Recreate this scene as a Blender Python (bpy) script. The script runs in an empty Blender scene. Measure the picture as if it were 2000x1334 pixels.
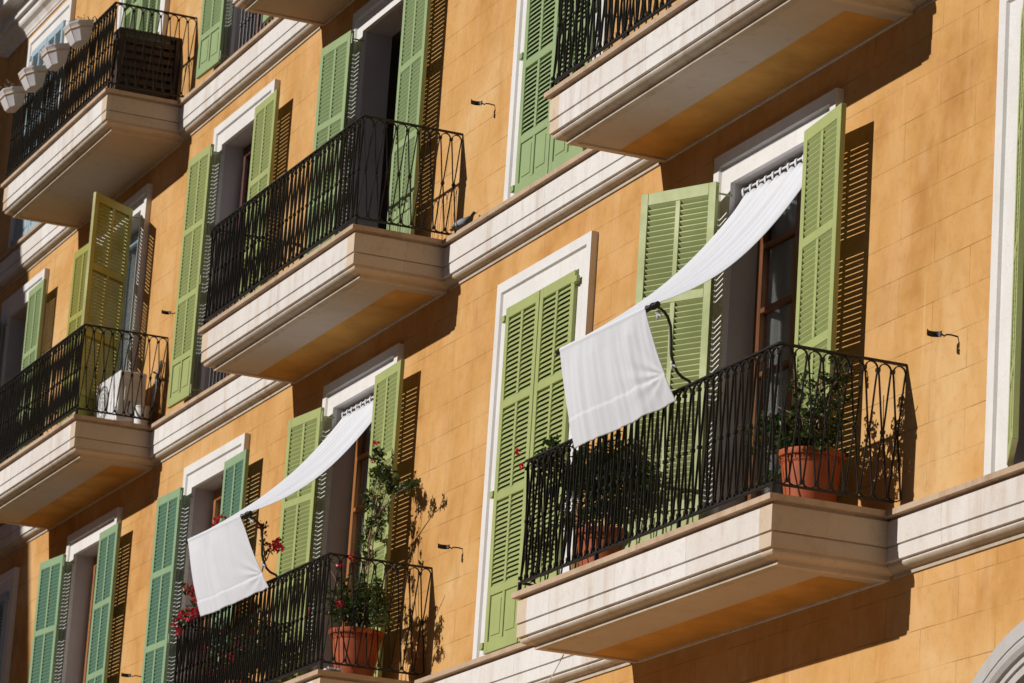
import bpy, math, random
from mathutils import Vector, Matrix, noise
R = math.radians
scene = bpy.context.scene
COL = bpy.data.collections.new("scene_collection"); scene.collection.children.link(COL)
# ------------------------------------------------------------------ helpers
class MB:
    """collects geometry; world axes: x along the facade, y = -distance in front of the wall, z up"""
    def __init__(s): s.v = []; s.f = []; s.m = []
    def add(s, vs, fs, mi=0):
        n = len(s.v); s.v += [tuple(v) for v in vs]
        s.f += [tuple(i + n for i in f) for f in fs]; s.m += [mi] * len(fs); return s
    def box(s, x0, x1, y0, y1, z0, z1, mi=0):
        if x0 > x1: x0, x1 = x1, x0
        if y0 > y1: y0, y1 = y1, y0
        if z0 > z1: z0, z1 = z1, z0
        vs = [(x0,y0,z0),(x1,y0,z0),(x1,y1,z0),(x0,y1,z0),(x0,y0,z1),(x1,y0,z1),(x1,y1,z1),(x0,y1,z1)]
        return s.add(vs, [(0,3,2,1),(4,5,6,7),(0,1,5,4),(1,2,6,5),(2,3,7,6),(3,0,4,7)], mi)
    def tube(s, pts, r, n=6, mi=0, flat=1.0, cap=True, rs=None):
        pts = [Vector(p) for p in pts]; rings = []
        for i, p in enumerate(pts):
            a = pts[max(i-1,0)]; b = pts[min(i+1,len(pts)-1)]
            t = (b-a).normalized() if (b-a).length > 1e-9 else Vector((0,0,1))
            ref = Vector((0,1,0)) if abs(t.y) < .9 else Vector((1,0,0))
            u = t.cross(ref).normalized(); w = u.cross(t).normalized()
            rr = r if rs is None else rs[i]
            rings.append([p + u*math.cos(2*math.pi*(k+.5)/n)*rr*flat + w*math.sin(2*math.pi*(k+.5)/n)*rr for k in range(n)])
        vs = [q for ring in rings for q in ring]; fs = []
        for i in range(len(rings)-1):
            for k in range(n):
                a = i*n+k; b = i*n+(k+1)%n; fs.append((a,b,b+n,a+n))
        if cap:
            fs.append(tuple(range(n-1,-1,-1))); fs.append(tuple((len(rings)-1)*n+k for k in range(n)))
        return s.add(vs, fs, mi)
    def lathe(s, c, prof, n=32, mi=0):
        vs = []; fs = []
        for (r, z) in prof:
            for k in range(n):
                a = 2*math.pi*k/n; vs.append((c[0]+r*math.cos(a), c[1]+r*math.sin(a), c[2]+z))
        for i in range(len(prof)-1):
            for k in range(n):
                a = i*n+k; b = i*n+(k+1)%n; fs.append((a,b,b+n,a+n))
        return s.add(vs, fs, mi)
    def build(s, name, mats, parent=None, loc=(0,0,0), smooth=False):
        me = bpy.data.meshes.new(name); me.from_pydata(s.v, [], s.f)
        if not isinstance(mats, (list, tuple)): mats = [mats]
        for m in mats: me.materials.append(m)
        if len(mats) > 1: me.polygons.foreach_set('material_index', s.m)
        if smooth: me.polygons.foreach_set('use_smooth', [True]*len(s.f))
        me.update()
        o = bpy.data.objects.new(name, me); COL.objects.link(o); o.location = loc
        if parent: o.parent = parent
        return o
def empty(name, label=None, cat=None, loc=(0,0,0), rz=0, group=None, parent=None, kind=None):
    o = bpy.data.objects.new(name, None); COL.objects.link(o); o.location = loc; o.rotation_euler = (0,0,rz)
    o.empty_display_size = .1
    tag(o, label, cat, group, kind)
    if parent: o.parent = parent
    return o
def tag(o, label=None, cat=None, group=None, kind=None):
    if label: o['label'] = label
    if cat: o['category'] = cat
    if group: o['group'] = group
    if kind: o['kind'] = kind
    return o
def bevel(o, w=.003, seg=1, ang=40):
    m = o.modifiers.new('bevel', 'BEVEL'); m.width = w; m.segments = seg; m.limit_method = 'ANGLE'; m.angle_limit = R(ang); return o
def linkcopy(o, parent, loc=None, rz=None, name=None):
    c = o.copy(); COL.objects.link(c); c.parent = parent
    if name: c.name = name
    if loc is not None: c.location = loc
    if rz is not None: c.rotation_euler = (0,0,rz)
    return c
# ------------------------------------------------------------------ materials
def newmat(name):
    m = bpy.data.materials.new(name); m.use_nodes = True; nt = m.node_tree; nt.nodes.clear()
    out = nt.nodes.new('ShaderNodeOutputMaterial'); b = nt.nodes.new('ShaderNodeBsdfPrincipled')
    nt.links.new(b.outputs[0], out.inputs[0]); return m, nt, b
class N:
    def __init__(s, nt): s.nt = nt
    def n(s, t, **kw):
        x = s.nt.nodes.new('ShaderNode'+t)
        for k, v in kw.items(): setattr(x, k, v)
        return x
    def l(s, a, b): s.nt.links.new(a, b)
    def pos(s, scale=(1,1,1), rot=(0,0,0), obj=False):
        g = s.n('NewGeometry') if not obj else s.n('TexCoord')
        mp = s.n('Mapping'); mp.inputs['Scale'].default_value = scale; mp.inputs['Rotation'].default_value = rot
        s.l(g.outputs['Position' if not obj else 'Object'], mp.inputs[0]); return mp.outputs[0]
    def noise(s, vec, scale, detail=4, rough=.6, dist=0):
        x = s.n('TexNoise'); x.inputs['Scale'].default_value = scale; x.inputs['Detail'].default_value = detail
        x.inputs['Roughness'].default_value = rough; x.inputs['Distortion'].default_value = dist; s.l(vec, x.inputs['Vector']); return x.outputs[0]
    def ramp(s, fac, pts, interp='LINEAR'):
        x = s.n('ValToRGB'); x.color_ramp.interpolation = interp; e = x.color_ramp.elements
        while len(e) < len(pts): e.new(.5)
        for k, (p, c) in enumerate(pts):
            e[k].position = p; e[k].color = (c if isinstance(c, (tuple, list)) else (c,c,c)) + (() if isinstance(c,(tuple,list)) and len(c)==4 else (1,)) if isinstance(c,(tuple,list)) else (c,c,c,1)
        s.l(fac, x.inputs[0]); return x.outputs[0]
    def mix(s, fac, a, b, mode='MIX'):
        x = s.n('Mix', data_type='RGBA', blend_type=mode)
        for sock, v in ((x.inputs[0], fac), (x.inputs[6], a), (x.inputs[7], b)):
            if hasattr(v, 'links'): s.l(v, sock)
            elif isinstance(v, (int, float)): sock.default_value = v
            else: sock.default_value = tuple(v) + (1,) if len(v) == 3 else v
        return x.outputs[2]
    def math(s, op, a, b=0.0, c=None):
        x = s.n('Math', operation=op)
        for k, v in enumerate((a, b) if c is None else (a, b, c)):
            if hasattr(v, 'links'): s.l(v, x.inputs[k])
            else: x.inputs[k].default_value = v
        return x.outputs[0]
    def bump(s, h, strength=.3, dist=.01):
        x = s.n('Bump'); x.inputs['Strength'].default_value = strength; x.inputs['Distance'].default_value = dist
        s.l(h, x.inputs['Height']); return x.outputs[0]

def plaster():
    m, nt, b = newmat('ochre_plaster'); g = N(nt)
    p = g.pos()
    big = g.noise(p, .7, 5, .62, .4); mid = g.noise(p, 3.2, 6, .6); fine = g.noise(p, 60, 3, .7)
    streak = g.noise(g.pos((2.8, 2.8, .9)), 1.0, 5, .65, .5)
    c = g.ramp(big, [(.36, (.42,.20,.055)), (.46, (.515,.277,.086)), (.54, (.555,.315,.110)), (.64, (.62,.40,.18))])
    c = g.mix(g.ramp(mid, [(.40, 0.0), (.62, .6)]), c, (.61,.34,.13))
    c = g.mix(g.ramp(streak, [(.50, 0.0), (.72, .5)]), c, (.63,.39,.195))
    c = g.mix(g.ramp(g.noise(g.pos((3.5,3.5,1.0)), 1.1, 5, .65, .4), [(.52, 0.0), (.74, .5)]), c, (.41,.185,.05))
    c = g.mix(g.ramp(fine, [(.25, .18), (.5, 0.0)]), c, (.38,.18,.05))
    c = g.mix(g.ramp(g.noise(p, 14, 4, .7, .3), [(.30, .30), (.48, 0.0)]), c, (.40,.19,.05))
    c = g.mix(g.ramp(g.noise(g.pos((11,11,.35)), 1.0, 4, .7), [(.62, 0.0), (.78, .45)]), c, (.70,.50,.29))
    # scored joints imitating ashlar
    sep = g.n('SeparateXYZ'); g.l(p, sep.inputs[0]); com = g.n('CombineXYZ')
    wob = g.noise(p, 1.7, 2, .5)
    g.l(g.math('ADD', g.math('SUBTRACT', sep.outputs[0], sep.outputs[1]), g.math('MULTIPLY', wob, .02)), com.inputs[0])
    g.l(g.math('ADD', g.math('SUBTRACT', sep.outputs[2], -20*.2462 - 2.453 + 10*.2462 + .005), g.math('MULTIPLY', wob, .012)), com.inputs[1])
    br = g.n('TexBrick'); br.offset = .5; br.inputs['Scale'].default_value = 1; br.inputs['Mortar Size'].default_value = .0036
    br.inputs['Mortar Smooth'].default_value = .25; br.inputs['Bias'].default_value = 0
    br.inputs['Brick Width'].default_value = .87; br.inputs['Row Height'].default_value = .2462
    br.inputs['Color1'].default_value = (1,1,1,1); br.inputs['Color2'].default_value = (.80,.80,.80,1); br.inputs['Mortar'].default_value = (.5,.5,.5,1)
    g.l(com.outputs[0], br.inputs[0])
    c = g.mix(.16, c, g.mix(1.0, c, br.outputs[0], 'MULTIPLY'))
    wear = g.ramp(g.noise(p, 2.3, 5, .7), [(.42, .03), (.60, .60)])
    # vertical joints weaker: modulate with a second stretched noise
    jf = g.math('MULTIPLY', br.outputs[1], wear)
    c = g.mix(jf, c, (.20,.085,.028))
    # hairline cracks / dirt
    b.inputs['Roughness'].default_value = .92; b.inputs['Specular IOR Level'].default_value = .2
    g.l(c, b.inputs['Base Color'])
    h = g.math('ADD', g.math('MULTIPLY', fine, .35), g.math('ADD', g.math('MULTIPLY', mid, 1.0), g.math('MULTIPLY', jf, -1.2)))
    g.l(g.bump(h, .35, .008), b.inputs['Normal']); return m
def stone(name, base, stain, stain_amt=.5, joints=True, streaks=True, joint_col=(.30,.24,.18), jw=1.05, sheen=.0):
    m, nt, b = newmat(name); g = N(nt); p = g.pos()
    n1 = g.noise(p, 1.6, 6, .65, .3); n2 = g.noise(p, 9, 5, .7); n3 = g.noise(p, 70, 3, .7)
    c = g.mix(g.ramp(n1, [(.35, 0.0), (.75, 1.0)]), base, tuple(x*.88 for x in base))
    st = g.noise(g.pos((7, 7, .8)), 1.0, 5, .7, .3)
    f = g.math('MULTIPLY', g.ramp(st, [(.47, 0.0), (.72, 1.0)]), g.ramp(g.noise(p, 1.1, 3, .6), [(.38, .15), (.62, 1.0)]))
    if streaks: c = g.mix(g.math('MULTIPLY', f, stain_amt), c, stain)
    c = g.mix(g.math('MULTIPLY', g.ramp(n2, [(.55, 0.0), (.75, 1.0)]), stain_amt*.55), c, stain)
    c = g.mix(g.ramp(n3, [(.28, .25), (.45, 0.0)]), c, tuple(x*.6 for x in stain))
    if joints:
        sep = g.n('SeparateXYZ'); g.l(p, sep.inputs[0])
        u = g.math('ADD', g.math('MULTIPLY', g.math('SUBTRACT', sep.outputs[0], sep.outputs[1]), 1/jw), g.math('MULTIPLY', n1, .02))
        fr = g.math('FRACT', u); d = g.math('ABSOLUTE', g.math('SUBTRACT', fr, .5))
        jf = g.math('LESS_THAN', d, .0028)
        c = g.mix(g.math('MULTIPLY', jf, .55), c, joint_col)
        cell = g.n('TexWhiteNoise', noise_dimensions='1D'); g.l(g.math('FLOOR', g.math('ADD', u, .5)), cell.inputs['W'])
        c = g.mix(g.ramp(cell.outputs[0], [(.0, 0.0), (1.0, .22)]), c, stain)
    b.inputs['Roughness'].default_value = .88; b.inputs['Specular IOR Level'].default_value = .25
    g.l(c, b.inputs['Base Color'])
    g.l(g.bump(g.math('ADD', g.math('MULTIPLY', n3, .4), n2), .3, .006), b.inputs['Normal']); return m
def paint(name, col, wear_col, rough=.5, amt=.5, scale=1.0):
    m, nt, b = newmat(name); g = N(nt); p = g.pos()
    n1 = g.noise(p, 3*scale, 5, .6); n2 = g.noise(g.pos((20,20,3)), 1.5*scale, 5, .7); n3 = g.noise(p, 130, 3, .7)
    c = g.mix(g.ramp(n1, [(.35, 0.0), (.7, 1.0)]), col, tuple(x*.84 for x in col))
    c = g.mix(g.math('MULTIPLY', g.ramp(n2, [(.60, 0.0), (.70, 1.0)]), amt), c, wear_col)
    c = g.mix(g.ramp(n3, [(.30, .25), (.45, 0.0)]), c, tuple(x*.55 for x in col))
    g.l(c, b.inputs['Base Color']); g.l(g.ramp(n1, [(.3, rough-.08), (.7, rough+.12)]), b.inputs['Roughness'])
    b.inputs['Specular IOR Level'].default_value = .35
    g.l(g.bump(g.math('ADD', n2, n3), .12, .003), b.inputs['Normal']); return m
def simple(name, col, rough=.6, metal=0, spec=.5, var=.15, scale=12, bump=.1, trans=None):
    m, nt, b = newmat(name); g = N(nt); p = g.pos()
    n1 = g.noise(p, scale, 5, .65)
    c = g.mix(g.ramp(n1, [(.3, 0.0), (.7, 1.0)]), tuple(x*(1-var) for x in col), tuple(min(1, x*(1+var)) for x in col))
    g.l(c, b.inputs['Base Color']); b.inputs['Roughness'].default_value = rough; b.inputs['Metallic'].default_value = metal
    b.inputs['Specular IOR Level'].default_value = spec
    if bump: g.l(g.bump(g.noise(p, scale*8, 3, .6), bump, .003), b.inputs['Normal'])
    return m
def iron():
    m, nt, b = newmat('wrought_iron'); g = N(nt); p = g.pos()
    n1 = g.noise(p, 14, 5, .7); n2 = g.noise(p, 3, 3, .6)
    c = g.mix(g.ramp(n1, [(.35, 0.0), (.75, 1.0)]), (.006,.006,.006), (.016,.014,.013))
    c = g.mix(g.math('MULTIPLY', g.ramp(n1, [(.60, 0.0), (.70, 1.0)]), g.ramp(n2, [(.5, 0.0), (.65, .5)])), c, (.09,.038,.02))
    g.l(c, b.inputs['Base Color']); b.inputs['Roughness'].default_value = .5; b.inputs['Specular IOR Level'].default_value = .4
    g.l(g.bump(n1, .2, .003), b.inputs['Normal']); return m
def wood(name, c1, c2, rough=.5):
    m, nt, b = newmat(name); g = N(nt)
    n1 = g.noise(g.pos((30,30,2)), 1.4, 6, .7, .6)
    g.l(g.mix(g.ramp(n1, [(.35, 0.0), (.65, 1.0)]), c1, c2), b.inputs['Base Color'])
    b.inputs['Roughness'].default_value = rough; g.l(g.bump(n1, .2, .003), b.inputs['Normal']); return m
def fabric(name, col, trans=.25, var=.04):
    m, nt, b = newmat(name); g = N(nt); p = g.pos()
    n1 = g.noise(p, 5, 4, .6); w = g.noise(g.pos((1,1,1)), 300, 2, .5)
    c = g.mix(g.ramp(n1, [(.3, 0.0), (.7, 1.0)]), tuple(x*(1-var) for x in col), col)
    g.l(c, b.inputs['Base Color']); b.inputs['Roughness'].default_value = .9; b.inputs['Specular IOR Level'].default_value = .15
    g.l(g.bump(g.math('ADD', w, g.math('MULTIPLY', g.noise(g.pos((25,25,4)), 1, 4, .6), 2.0)), .09, .004), b.inputs['Normal'])
    t = g.n('BsdfTranslucent'); g.l(c, t.inputs[0]); ms = g.n('MixShader'); ms.inputs[0].default_value = trans
    g.l(b.outputs[0], ms.inputs[1]); g.l(t.outputs[0], ms.inputs[2])
    out = [x for x in nt.nodes if x.type == 'OUTPUT_MATERIAL'][0]; g.l(ms.outputs[0], out.inputs[0]); return m
def leafmat(name, cols, trans=.3, rough=.45):
    m, nt, b = newmat(name); g = N(nt)
    gi = g.n('NewGeometry')
    c = g.ramp(gi.outputs['Random Per Island'], [(i/(len(cols)-1), c) for i, c in enumerate(cols)])
    g.l(c, b.inputs['Base Color']); b.inputs['Roughness'].default_value = rough
    t = g.n('BsdfTranslucent'); g.l(g.mix(1.0, c, (1.3,1.5,.6), 'MULTIPLY'), t.inputs[0]); ms = g.n('MixShader'); ms.inputs[0].default_value = trans
    g.l(b.outputs[0], ms.inputs[1]); g.l(t.outputs[0], ms.inputs[2])
    out = [x for x in nt.nodes if x.type == 'OUTPUT_MATERIAL'][0]; g.l(ms.outputs[0], out.inputs[0]); return m
def glassmat():
    m, nt, b = newmat('window_glass'); g = N(nt)
    for x in list(nt.nodes):
        if x.type == 'BSDF_PRINCIPLED': nt.nodes.remove(x)
    out = [x for x in nt.nodes if x.type == 'OUTPUT_MATERIAL'][0]
    tr = g.n('BsdfTransparent'); tr.inputs[0].default_value = (.93,.95,.94,1); gl = g.n('BsdfGlossy'); gl.inputs['Roughness'].default_value = .02
    fr = g.n('Fresnel'); fr.inputs[0].default_value = 1.5; ms = g.n('MixShader')
    g.l(g.math('MULTIPLY', fr.outputs[0], .8), ms.inputs[0]); g.l(tr.outputs[0], ms.inputs[1]); g.l(gl.outputs[0], ms.inputs[2]); g.l(ms.outputs[0], out.inputs[0])
    return m
M = {}
M['plaster'] = plaster()
M['stone'] = stone('pale_limestone', (.70,.68,.655), (.42,.30,.20), .62)
M['block'] = stone('sandstone_block', (.60,.485,.365), (.36,.25,.15), .75, jw=.43, streaks=False)
M['arch'] = stone('grey_arch_stone', (.47,.46,.455), (.34,.30,.26), .5, jw=.5)
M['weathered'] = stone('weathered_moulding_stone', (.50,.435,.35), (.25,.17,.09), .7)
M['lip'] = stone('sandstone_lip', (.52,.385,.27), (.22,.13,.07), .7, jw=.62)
M['trim'] = stone('window_surround_stone', (.70,.685,.665), (.50,.41,.33), .3, joints=False)
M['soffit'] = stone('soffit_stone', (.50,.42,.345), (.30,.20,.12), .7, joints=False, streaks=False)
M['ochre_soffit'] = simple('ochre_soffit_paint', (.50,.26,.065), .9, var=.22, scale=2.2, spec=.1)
M['reveal'] = simple('reveal_paint', (.46,.425,.415), .9, var=.07, scale=3, spec=.1)
M['iron'] = iron()
G1 = (.30,.36,.10); G1s = (.26,.335,.098)
M['green_f'] = paint('yellow_green_paint', (.36,.41,.155), (.46,.49,.29), amt=.35)
M['green_s'] = paint('yellow_green_louvre', (.33,.39,.145), (.42,.46,.27), amt=.25)
M['olive_f'] = paint('olive_paint', (.35,.335,.075), (.42,.40,.18), amt=.35)
M['olive_s'] = paint('olive_louvre', (.31,.30,.072), (.38,.36,.16), amt=.25)
M['sage_f'] = paint('sage_green_paint', (.295,.39,.185), (.46,.5,.36), amt=.35)
M['sage_s'] = paint('sage_green_louvre', (.265,.36,.165), (.42,.46,.31), amt=.25)
M['teal_f'] = paint('faded_teal_frame', (.25,.375,.215), (.42,.49,.34), amt=.4)
M['teal_s'] = paint('teal_louvre', (.125,.255,.175), (.28,.39,.28), amt=.3)
M['blue_f'] = paint('pale_blue_paint', (.34,.45,.51), (.55,.6,.62), amt=.3)
M['blue_s'] = paint('pale_blue_louvre', (.29,.39,.45), (.5,.55,.58), amt=.3)
M['wood'] = wood('varnished_wood', (.11,.038,.012), (.20,.072,.02), .4)
M['amberwood'] = wood('amber_wood', (.27,.10,.028), (.40,.165,.045), .4)
M['shadewood'] = wood('shade_darkened_brown_wood', (.012,.005,.003), (.030,.010,.006), .5)  # brown cabinet wood, with the shade of its right side put into the colour
M['redwood'] = wood('reddish_wood', (.07,.022,.014), (.12,.038,.022), .45)
M['glass'] = glassmat()
M['curtain'] = fabric('net_curtain', (.93,.91,.91), .4)
M['cloth'] = fabric('white_cotton', (.76,.78,.825), .2, .03)
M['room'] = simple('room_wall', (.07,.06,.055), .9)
M['terracotta'] = simple('terracotta_plastic', (.37,.085,.03), .55, var=.12, scale=6, spec=.3)
M['soil'] = simple('soil', (.035,.022,.014), .95, scale=60, var=.5)
M['leaf'] = leafmat('green_leaf', [(.016,.038,.010), (.026,.058,.014), (.036,.072,.020), (.060,.088,.026), (.12,.09,.035)])
M['leafdark'] = leafmat('dark_green_leaf', [(.015,.035,.010), (.026,.058,.016), (.045,.085,.026)])
M['drytwig'] = leafmat('dry_leaf', [(.18,.11,.06), (.30,.20,.12), (.10,.08,.04)], .15)
M['stem'] = simple('woody_stem', (.14,.085,.05), .85, scale=40, var=.3)
M['magenta'] = leafmat('crimson_petal', [(.50,.006,.03), (.62,.012,.06), (.38,.004,.03)], .25)
M['stake'] = simple('cane_stake', (.42,.20,.09), .7, var=.2)
M['white_plastic'] = simple('white_plastic', (.74,.73,.72), .45, var=.04, scale=4)
M['grey_plastic'] = simple('grey_plastic', (.30,.29,.28), .5, var=.1)
M['black'] = simple('black_rubber', (.012,.012,.013), .4, var=.2)
M['rattan'] = simple('white_planter', (.66,.65,.67), .6, var=.05, scale=9)
M['band'] = simple('straw_band', (.62,.40,.20), .7, var=.2)
M['paving'] = stone('street_paving', (.54,.43,.31), (.36,.27,.19), .4, joints=False)

# ------------------------------------------------------------------ layout, measured from the facade (metres)
CX = [3.826, 0.0, -3.804, -7.672, -11.513, -15.407, -19.183]
FZ = [0.0, 3.55, 6.885]
TOPZ = [2.934, 2.766, 2.643]      # surround top above each string course
OPZ = [2.706, 2.545, 2.43]        # opening / shutter top
HW = .65                          # half opening
SW = .885                         # half surround
BXC = {1: -.025, 3: -7.699, 5: -15.395}
BH = 1.94; BD = .886              # balcony lip half width and depth
WX0, WX1 = -21.2, 9.0
GZ = -6.5; RZ = 10.75; WZ = 12.0

bld = empty('apartment_building', 'ochre plastered apartment building with green louvred shutters, cream string courses and stone balconies', 'building')

# ---- facade wall with real openings
def wall_mesh():
    mb = MB(); arch_c = (3.826, -2.39); ar = 1.345
    xs = {WX0, WX1}; holes = []
    for i, c in enumerate(CX):
        for f in range(3):
            holes.append((c-HW, c+HW, FZ[f], FZ[f]+OPZ[f]))
    holes.append((arch_c[0]-ar, arch_c[0]+ar, GZ, arch_c[1]+ar))
    for h in holes: xs |= {h[0], h[1]}
    zs = {GZ, RZ}
    for h in holes: zs |= {h[2], h[3]}
    xs = sorted(xs); zs = sorted(zs)
    for i in range(len(xs)-1):
        for j in range(len(zs)-1):
            xm = (xs[i]+xs[i+1])/2; zm = (zs[j]+zs[j+1])/2
            if any(h[0] < xm < h[1] and h[2] < zm < h[3] for h in holes): continue
            mb.add([(xs[i],0,zs[j]),(xs[i+1],0,zs[j]),(xs[i+1],0,zs[j+1]),(xs[i],0,zs[j+1])], [(0,1,2,3)])
    # spandrels over the arch
    n = 40; top = arch_c[1]+ar
    for k in range(n):
        a0 = math.pi*k/n; a1 = math.pi*(k+1)/n
        p0 = (arch_c[0]+ar*math.cos(a0), arch_c[1]+ar*math.sin(a0)); p1 = (arch_c[0]+ar*math.cos(a1), arch_c[1]+ar*math.sin(a1))
        mb.add([(p1[0],0,p1[1]),(p0[0],0,p0[1]),(p0[0],0,top),(p1[0],0,top)], [(0,1,2,3)])
    return mb
wall_mesh().build('wall', M['plaster'], bld)
# body of the building behind the wall
mb = MB(); mb.box(WX0+.01, WX1, 2.2, 9, GZ, RZ); mb.box(WX0+.01, WX1, .3, 2.2, RZ-.3, RZ-.02)
mb.build('rear_wall', M['room'], bld)
mb = MB(); mb.box(WX1, WX1+.3, -.002, 9, GZ, RZ); mb.build('end_wall', M['plaster'], bld)

# ---- string course profile: (distance in front of wall, z) relative to the lip
PROF_LIP = [(0.0, 0.0), (.125, 0.0), (.125, -.036), (.074, -.037), (.070, -.056)]
def cyma(n=8):
    pts = []
    for k in range(n+1):
        t = k/n; pts.append((.070 - .050*(t**1.6), -.318 - .030*math.sin(t*math.pi/2)))
    return pts
PROF_BODY = [(.070, -.056), (.090, -.057), (.090, -.205), (.072, -.206), (.072, -.214), (.084, -.215), (.084, -.298), (.064, -.300), (.064, -.314)] + cyma() + [(.022, -.349), (.013, -.352), (.013, -.378), (0.0, -.378)]
KB = 9      # first profile point of the moulding under the fascia
def strip(mb, prof, x0, x1, dz, base=0.0):
    vs = []; 
    for (d, z) in prof: vs += [(x0, -d, base+z+dz), (x1, -d, base+z+dz)]
    fs = [(2*i, 2*i+1, 2*i+3, 2*i+2) for i in range(len(prof)-1)]
    mb.add(vs, [tuple(reversed(f)) for f in fs])
def usweep(mb, prof, path, base, side_mat=0):
    """profile d measured inward->outward around a polyline of lip points; path = list of (x, y, nx, ny) mitre directions"""
    vs = []; n = len(prof)
    for (x, y, mx, my) in path:
        for (d, z) in prof:
            off = .125 - d
            vs.append((x + mx*off, y + my*off, base + z))
    fs = []
    for j in range(len(path)-1):
        for i in range(n-1):
            a = j*n+i; fs.append((a, a+n, a+n+1, a+1))
    n0 = len(mb.f); mb.add(vs, fs)
    if side_mat:
        mid = (len(path)-1)//2
        for q in range(len(fs)):
            if q//(n-1) != mid: mb.m[n0+q] = side_mat
def breaks(f):
    iv = []
    for c in (1, 3, 5):
        if f == 0 and c == 5: continue
        if f == 2 and c == 1: continue
        iv.append((BXC[c]-BH, BXC[c]+BH, c))
    return sorted(iv)
for f in range(3):
    cuts = breaks(f); xs = [WX0] + [v for a, b, _ in cuts for v in (a+.085, b-.085)] + [WX1]
    for k in range(0, len(xs), 2):
        sc = empty('string_course', parent=bld)
        mb = MB(); strip(mb, PROF_LIP, xs[k], xs[k+1], -.003, FZ[f]); mb.build('ledge', M['lip'], sc)
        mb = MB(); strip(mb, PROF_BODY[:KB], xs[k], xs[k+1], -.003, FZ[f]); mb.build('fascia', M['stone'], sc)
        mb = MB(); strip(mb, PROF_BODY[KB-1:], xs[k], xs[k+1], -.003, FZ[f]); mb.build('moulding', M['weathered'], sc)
# ---- balconies
def balcony(cx, fz, painted):
    b = empty('balcony', parent=bld)
    path = [(cx-BH, -.002, 1, 0), (cx-BH, -BD, 1, 1), (cx+BH, -BD, -1, 1), (cx+BH, -.002, -1, 0)]
    mb = MB(); usweep(mb, [(.125,0.0)]+PROF_LIP[2:], path, fz)
    mb.add([(cx-BH,-.001,fz),(cx-BH,-BD,fz),(cx+BH,-BD,fz),(cx+BH,-.001,fz)], [(0,1,2,3)])
    mb.build('ledge', M['lip'], b)
    pathc = [path[0], path[1], (cx-BH+.20, -BD, 0, 1), (cx+BH-.20, -BD, 0, 1), path[2], path[3]]
    # body: same moulding, deeper cyma and a flat fillet under it
    body = [(.070,-.056),(.090,-.057),(.090,-.210),(.072,-.211),(.072,-.220),(.084,-.221),(.084,-.306),(.062,-.308),(.062,-.322)]
    for k in range(9):
        t = k/8; body.append((.066 - .060*(t**1.7), -.325 - .030*math.sin(t*math.pi/2)))
    body += [(.004,-.357),(-.008,-.358),(-.012,-.362),(-.012,-.386),(-.07,-.386),(-.071,-.372)]
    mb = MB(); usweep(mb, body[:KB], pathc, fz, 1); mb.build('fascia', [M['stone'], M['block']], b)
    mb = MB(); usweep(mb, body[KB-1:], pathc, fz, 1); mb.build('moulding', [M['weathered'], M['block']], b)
    # soffit: stone border, painted field by the wall
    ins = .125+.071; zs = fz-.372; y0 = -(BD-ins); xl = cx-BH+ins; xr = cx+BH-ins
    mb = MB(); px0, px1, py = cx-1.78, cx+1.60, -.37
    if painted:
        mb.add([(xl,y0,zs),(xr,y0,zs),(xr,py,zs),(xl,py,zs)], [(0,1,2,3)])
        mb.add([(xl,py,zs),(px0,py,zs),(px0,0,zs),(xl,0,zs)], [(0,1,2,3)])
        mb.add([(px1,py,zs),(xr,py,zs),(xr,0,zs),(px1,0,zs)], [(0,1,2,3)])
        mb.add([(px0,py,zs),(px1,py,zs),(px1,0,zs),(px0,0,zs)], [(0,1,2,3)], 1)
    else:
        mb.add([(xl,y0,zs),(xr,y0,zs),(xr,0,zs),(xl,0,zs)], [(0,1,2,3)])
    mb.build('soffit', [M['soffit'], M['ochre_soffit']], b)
    mb = MB(); mb.box(xl+.002, xr-.002, -.018, -.001, zs-.014, zs+.01); mb.build('wall_fillet', M['stone'], b)
    return b
for f in range(3):
    for (a, b_, c) in breaks(f): balcony(BXC[c], FZ[f], f < 2)
# ---- top cornice, carried round the corner onto the wing
CPROF = [(.012,9.64),(.012,9.668),(.022,9.672),(.03,9.70),(.055,9.745),(.10,9.775),(.115,9.80),(.115,9.862),(.16,9.866),(.16,9.90),(.13,9.905),(.13,10.03),(.27,10.05),(.27,10.04),(.30,10.04),(.30,10.15),(.33,10.17),(.36,10.25),(.42,10.31),(.42,10.37),(0.0,10.40)]
mb = MB(); vs = []; n = len(CPROF)
for (d, z) in CPROF: vs.append((WX1, -d, z))
for (d, z) in CPROF: vs.append((WX0+d, -d, z))
for (d, z) in CPROF: vs.append((WX0+d, -27.0, z))
fs = []
for j in range(2):
    for i in range(n-1): a = j*n+i; fs.append((a, a+1, a+n+1, a+n))
mb.add(vs, fs); mb.build('cornice', M['stone'], bld)
# ---- projecting wing beyond the left end
mb = MB()
mb.add([(WX0,0,GZ),(WX0,-27,GZ),(WX0,-27,WZ),(WX0,0,WZ)], [(0,3,2,1)])
mb.add([(WX0,-27,GZ),(-32,-27,GZ),(-32,-27,WZ),(WX0,-27,WZ)], [(0,3,2,1)])
mb.add([(WX0,-27,WZ-.1),(-32,-27,WZ-.1),(-32,9,WZ-.1),(WX0,9,WZ-.1)], [(0,1,2,3)])
mb.add([(WX0,0,RZ-.1),(WX0,9,RZ-.1),(WX0,9,WZ),(WX0,0,WZ)], [(0,1,2,3)])
mb.build('wing_wall', M['plaster'], bld)
mb = MB()
for f in range(3):
    vs = []; pr = PROF_LIP + PROF_BODY[1:]
    for (d, z) in pr: vs += [(WX0+d, -.0, FZ[f]+z-.006), (WX0+d, -27, FZ[f]+z-.006)]
    mb.add(vs, [(2*i, 2*i+1, 2*i+3, 2*i+2) for i in range(len(pr)-1)])
mb.build('wing_string_course', M['stone'], bld)

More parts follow.
